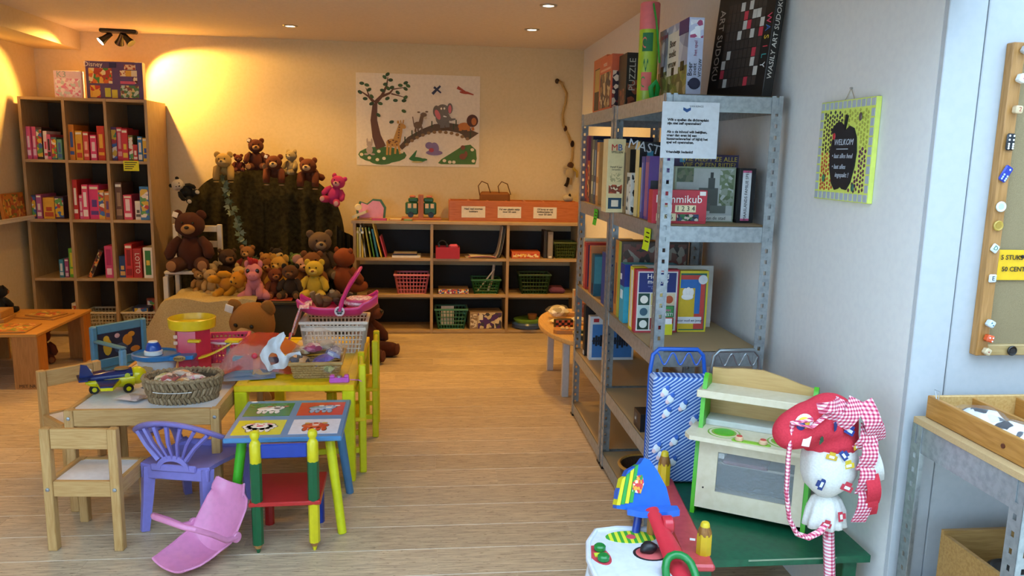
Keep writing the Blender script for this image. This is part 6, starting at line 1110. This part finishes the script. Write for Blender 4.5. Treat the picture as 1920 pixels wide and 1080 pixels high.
for i in range(18):
    for j in range(18):
        x, z = .035+i*.0152, .034+j*.0145; x += rnd.uniform(-.003, .003); z += rnd.uniform(-.002, .002)+.006*(i % 2)
        if z > PHt-.034: continue
        if x > PWd-.033 or inside(x, z): continue
        c = ('#20222e' if x < .15 else '#a9b040') if z > (.15 if x < .15 else .165) else ('#c2502a' if x < .17 else '#5e2448')
        a0 = rnd.uniform(0, 6); n = rnd.choice((4, 5)); sh[c].append(tf(prism([(.0068*rnd.uniform(.75, 1.1)*cos(a0+k*2*pi/n), .0068*rnd.uniform(.75, 1.1)*sin(a0+k*2*pi/n)) for k in range(n)], .0012), (x, -.0155, z), (pi/2, 0, 0)))
for c, v in sh.items(): o = part('shards', join(*v), M(c, .3), t, smooth=0); o['kind'] = 'stuff'
ap = part('apple_chalkboard', tf(prism(apple, .004), (0, -.0165, 0), (pi/2, 0, 0)), M('#12141c', .6), t); part('apple_leaf', tf(prism([(.165, .215), (.16, .238), (.14, .25), (.115, .248), (.098, .232), (.085, .228), (.10, .21), (.13, .205)], .004), (0, -.0166, 0), (pi/2, 0, 0)), M('#12141c', .6), t); part('apple_stem', tf(prism([(.16, .22), (.17, .22), (.182, .268), (.168, .272)], .004), (0, -.0167, 0), (pi/2, 0, 0)), M('#12141c', .6), t)
part('red_bug', tf(ball(.009, .003, .011), (.108, -.021, .205)), paint('#b82a34'), t)
for x, z, c in ((.255, .262, '#5a4a4a'), (.06, .07, '#2a6a4a'), (.245, .045, '#2c5a50')): part('glass_gem', tf(ball(.008, .003, .013), (x, -.02, z)), M(c, .2), t)
chalk = M('#b8c0cc', .8)
text('WELKOM', .027, chalk, ap, (.17, -.0212, .185), (pi/2, 0, 0), shear=.2); part('underline', bx(.13, .20, -.0214, -.0206, .163, .1655), chalk, ap)
text('\u2022 laat alles heel', .021, chalk, ap, (.168, -.0212, .142), (pi/2, 0, 0), shear=.2); text('\u2022 laat alles', .021, chalk, ap, (.152, -.0212, .108), (pi/2, 0, 0), shear=.2); text('ingepakt !', .021, chalk, ap, (.175, -.0212, .082), (pi/2, 0, 0), shear=.2)
part('hanging_string', tube([(.13, -.006, PHt), (.158, -.004, PHt+.036), (.186, -.006, PHt)], .0012, 6), M('#a89a80', .8), t); part('nail', tf(cyl(.003, .008, 8), (.158, -.001, PHt+.036), (pi/2, 0, 0)), steel, t)

# animal wall sticker
t = thing('animal_poster', 'white wall sticker sheet with a tree, jungle animals and a bridge', 'poster', (-.085, YB-.001, 1.785)); part('sheet', bx(-.525, .525, -.002, 0, -.385, .385), M('#ddd2bf', .6), t)
NP = [0]
def flat(nm, polys, c, par=None):
    V = []
    for p in polys: NP[0] += 1; V.append(tf(prism(p, .0012), (0, -.0012-.00004*NP[0], 0), (pi/2, 0, 0)))
    return part(nm, join(*V), paper(c, .6), par or t, smooth=0)
def el(x, z, rx, rz, n=16, a=0.0): return [(x+rx*cos(k*2*pi/n)*cos(a)-rz*sin(k*2*pi/n)*sin(a), z+rx*cos(k*2*pi/n)*sin(a)+rz*sin(k*2*pi/n)*cos(a)) for k in range(n)]
def stroke(pts, w0, w1=None):
    w1 = w0 if w1 is None else w1; L_, R_ = [], []; n = len(pts)
    for i, (x, z) in enumerate(pts):
        x0, z0 = pts[max(0, i-1)]; x1, z1 = pts[min(n-1, i+1)]; dx, dz = x1-x0, z1-z0; l = math.hypot(dx, dz) or 1; w = w0+(w1-w0)*i/(n-1); L_.append((x-dz/l*w, z+dx/l*w)); R_.append((x+dz/l*w, z-dx/l*w))
    return L_+R_[::-1]
# crop pixel -> poster coordinates (metres)
def q(x, y): return ((x-610)*.001093, (475-y)*.001093)
def qs(*p): return [q(*a) for a in p]
flat('grass_print', [el(*q(330, 745), .205, .07), el(*q(320, 790), .10, .035)], '#3d6a2c'); flat('grass_print', [qs((765, 800), (790, 770), (900, 700), (960, 660), (1020, 650), (1065, 690), (1072, 760), (1060, 805), (790, 808))], '#456f2c')
flat('tree_print', [stroke(qs((320, 690), (285, 600), (265, 480), (275, 350)), .045, .02), stroke(qs((275, 350), (330, 290), (365, 215), (375, 150)), .018, .003), stroke(qs((270, 345), (225, 300), (155, 255)), .014, .003), stroke(qs((230, 295), (205, 235)), .007, .002), stroke(qs((320, 300), (390, 270), (415, 240), (500, 225)), .012, .003), stroke(qs((400, 275), (500, 298)), .007, .003)], '#5c3a28')
lv = [(175, 203), (213, 215), (160, 270), (230, 250), (250, 300), (200, 318), (372, 130), (350, 152), (395, 172), (355, 205), (375, 235), (332, 252), (405, 228), (470, 210), (512, 190), (510, 235), (530, 212), (450, 265), (432, 325), (510, 300), (498, 325), (370, 312), (316, 352), (248, 355), (300, 440), (497, 405), (402, 490)]
rnd = random.Random(9)
for k, p in enumerate(lv): flat('leaf_print', [el(*q(*p), .021, .014, 10, rnd.uniform(-.8, .8))], ['#2c4a26', '#39592c', '#24401f'][k % 3])
flat('bridge_print', [stroke(qs((470, 690), (540, 620), (640, 565), (740, 525), (840, 515), (940, 530), (1010, 560)), .02, .04), qs((930, 500), (1085, 560), (1005, 615), (960, 590))], '#54402a')
for x, y in ((520, 660), (560, 630), (600, 605), (645, 585), (690, 568), (735, 560), (780, 556), (825, 560), (870, 565), (915, 575), (955, 590), (995, 605)): flat('stone_print', [el(*q(x, y), .017, .014, 10)], '#86663a')
for x, y in ((505, 650), (560, 600), (590, 590), (715, 525), (905, 510), (885, 540), (1018, 600)): flat('bridge_post_print', [stroke(qs((x, y), (x, y-50)), .005)], '#33401f')
gf = flat('giraffe_print', [stroke(qs((440, 640), (462, 560), (475, 500)), .034, .017), el(*q(412, 650), .058, .035), el(*q(488, 520), .03, .02, 12, -.5), stroke(qs((370, 660), (365, 745)), .010, .008), stroke(qs((395, 660), (388, 745)), .010, .008), stroke(qs((435, 660), (428, 735)), .010, .008), stroke(qs((450, 650), (468, 735)), .010, .008), el(*q(452, 490), .010, .014), stroke(qs((475, 500), (470, 475)), .005), stroke(qs((490, 500), (495, 472)), .005)], '#b98a3c')
flat('giraffe_spots', [el(*q(rnd.uniform(375, 450), rnd.uniform(630, 670)), .008, .006, 7) for _ in range(14)]+[el(*q(455+8*k/5, 610-20*k), .007, .006, 7) for k in range(6)], '#6a3f1c')
flat('donkey_print', [el(*q(605, 510), .036, .03), stroke(qs((625, 500), (638, 440)), .018, .015), el(*q(650, 430), .028, .02), stroke(qs((590, 520), (585, 560)), .007), stroke(qs((635, 520), (640, 560)), .007), stroke(qs((605, 520), (608, 555)), .007), stroke(qs((575, 505), (565, 445)), .004), el(*q(612, 410), .014, .007, 8), el(*q(675, 405), .014, .007, 8)], '#6c543a'); flat('donkey_muzzle', [el(*q(665, 452), .014, .012)], '#c8b89a')
flat('elephant_print', [el(*q(800, 450), .062, .065), el(*q(800, 390), .055, .05), el(*q(750, 400), .03, .05), el(*q(855, 375), .024, .045), stroke(qs((830, 430), (865, 462), (900, 455)), .018, .006), stroke(qs((795, 480), (798, 525)), .02), stroke(qs((835, 480), (838, 520)), .018)], '#6b665f'); flat('elephant_ear_print', [el(*q(760, 425), .02, .045, 14, .4), el(*q(855, 380), .014, .035)], '#c86a70'); flat('elephant_eye_print', [el(*q(788, 378), .008, .010, 10), el(*q(812, 376), .008, .010, 10), stroke(qs((805, 435), (830, 440)), .006, .003)], '#e0dcd0')
flat('lion_body_print', [el(*q(970, 510), .055, .032), stroke(qs((940, 510), (938, 545)), .012), stroke(qs((1000, 515), (1005, 545)), .012), stroke(qs((1035, 515), (1040, 540)), .012)], '#b8702c'); flat('lion_mane_print', [el(*q(1033, 465), .05, .053)], '#4f2818'); flat('lion_face_print', [el(*q(1045, 470), .022, .032)], '#b46a30')
flat('hippo_print', [el(*q(695, 665), .034, .03), el(*q(735, 690), .04, .055), el(*q(735, 720), .072, .022)], '#7d6a94'); flat('hippo_mouth_print', [el(*q(712, 700), .022, .018)], '#a03a48')
flat('crocodile_print', [el(*q(600, 775), .07, .02, 16, -.1), stroke(qs((560, 770), (580, 735), (597, 705)), .02, .003), el(*q(655, 775), .028, .010)], '#2c6a30'); flat('crocodile_belly', [el(*q(600, 795), .05, .008)], '#b8a868')
flat('rabbit_print', [el(*q(230, 710), .028, .034), el(*q(230, 665), .024, .024), el(*q(213, 640), .007, .024), el(*q(248, 640), .007, .022), el(*q(205, 742), .02, .008), el(*q(255, 742), .02, .008)], '#a99c92')
flat('squirrel_print', [el(*q(960, 745), .03, .026), el(*q(985, 725), .014, .026), el(*q(960, 675), .02, .02)], '#7a4428')
for x, y in ((302, 718), (480, 718), (228, 770), (290, 783), (342, 772), (168, 745), (815, 780), (858, 790), (1035, 690), (1045, 778), (890, 790)): flat('flower_print', [el(*q(x, y), .016, .014, 8)], '#dcd2b4')
flat('bluebird_print', [stroke(qs((718, 268), (780, 205)), .012, .008), stroke(qs((730, 215), (785, 258)), .010, .006)], '#2c3350'); flat('parrot_print', [stroke(qs((912, 212), (975, 245)), .014, .006), el(*q(970, 250), .045, .012, 14, -.1), stroke(qs((985, 250), (1040, 265)), .010, .004)], '#a0402c')

# rope toy hanging on the back wall
t = thing('rope_toy', 'long plaited rope with a small plush toy hanging on the back wall', 'rope toy', (1.16, YB-.02, 1.75)); rm_ = wood('#b0935c', '#7a6238', 2, .8, 3)
P = [(-.055, 0, .40), (-.02, -.012, .385), (.03, 0, .30), (.025, 0, .22), (-.0, 0, .12), (.01, 0, .03), (.06, 0, -.06), (.10, 0, -.16), (.10, 0, -.25), (.08, 0, -.31)]
part('rope', tube(P, .011, 8), rm_, t); part('wall_hook', ball(.02, .018, .022, c=(-.055, 0, .40)), M('#2c1c14', .5), t); part('knot', ball(.016, .016, .026, c=(.03, 0, -.0)), fur('#4a2a18'), t); part('knot', ball(.018, .018, .03, c=(.095, -.004, -.13)), fur('#2a1a14'), t)
b = part('toy_body', wob(ball(.035, .022, .06, 12, 9, .06, (.08, -.01, -.38)), .008, 30), fur('#c8b48c'), t); part('toy_head', wob(ball(.03, .022, .028, 12, 8, .05, (.085, -.012, -.315)), .004, 30), fur('#5a3a24'), b)
for s, c in ((-1, '#d8c8a8'), (1, '#c8a848')): part('toy_arm', tube([(.08+s*.02, -.015, -.34), (.08+s*.06, -.02, -.37+.04*(s < 0)), (.08+s*.065, -.02, -.42+.08*(s < 0))], [.012, .011, .009], 7), fur(c), b)
part('toy_leg', tube([(.07, -.01, -.42), (.06, -.012, -.47), (.045, -.012, -.50)], [.014, .014, .018], 8), fur('#2a1c18'), b); part('toy_leg', tube([(.09, -.01, -.42), (.088, -.012, -.46), (.085, -.012, -.485)], [.014, .013, .014], 8), fur('#b89a68'), b)
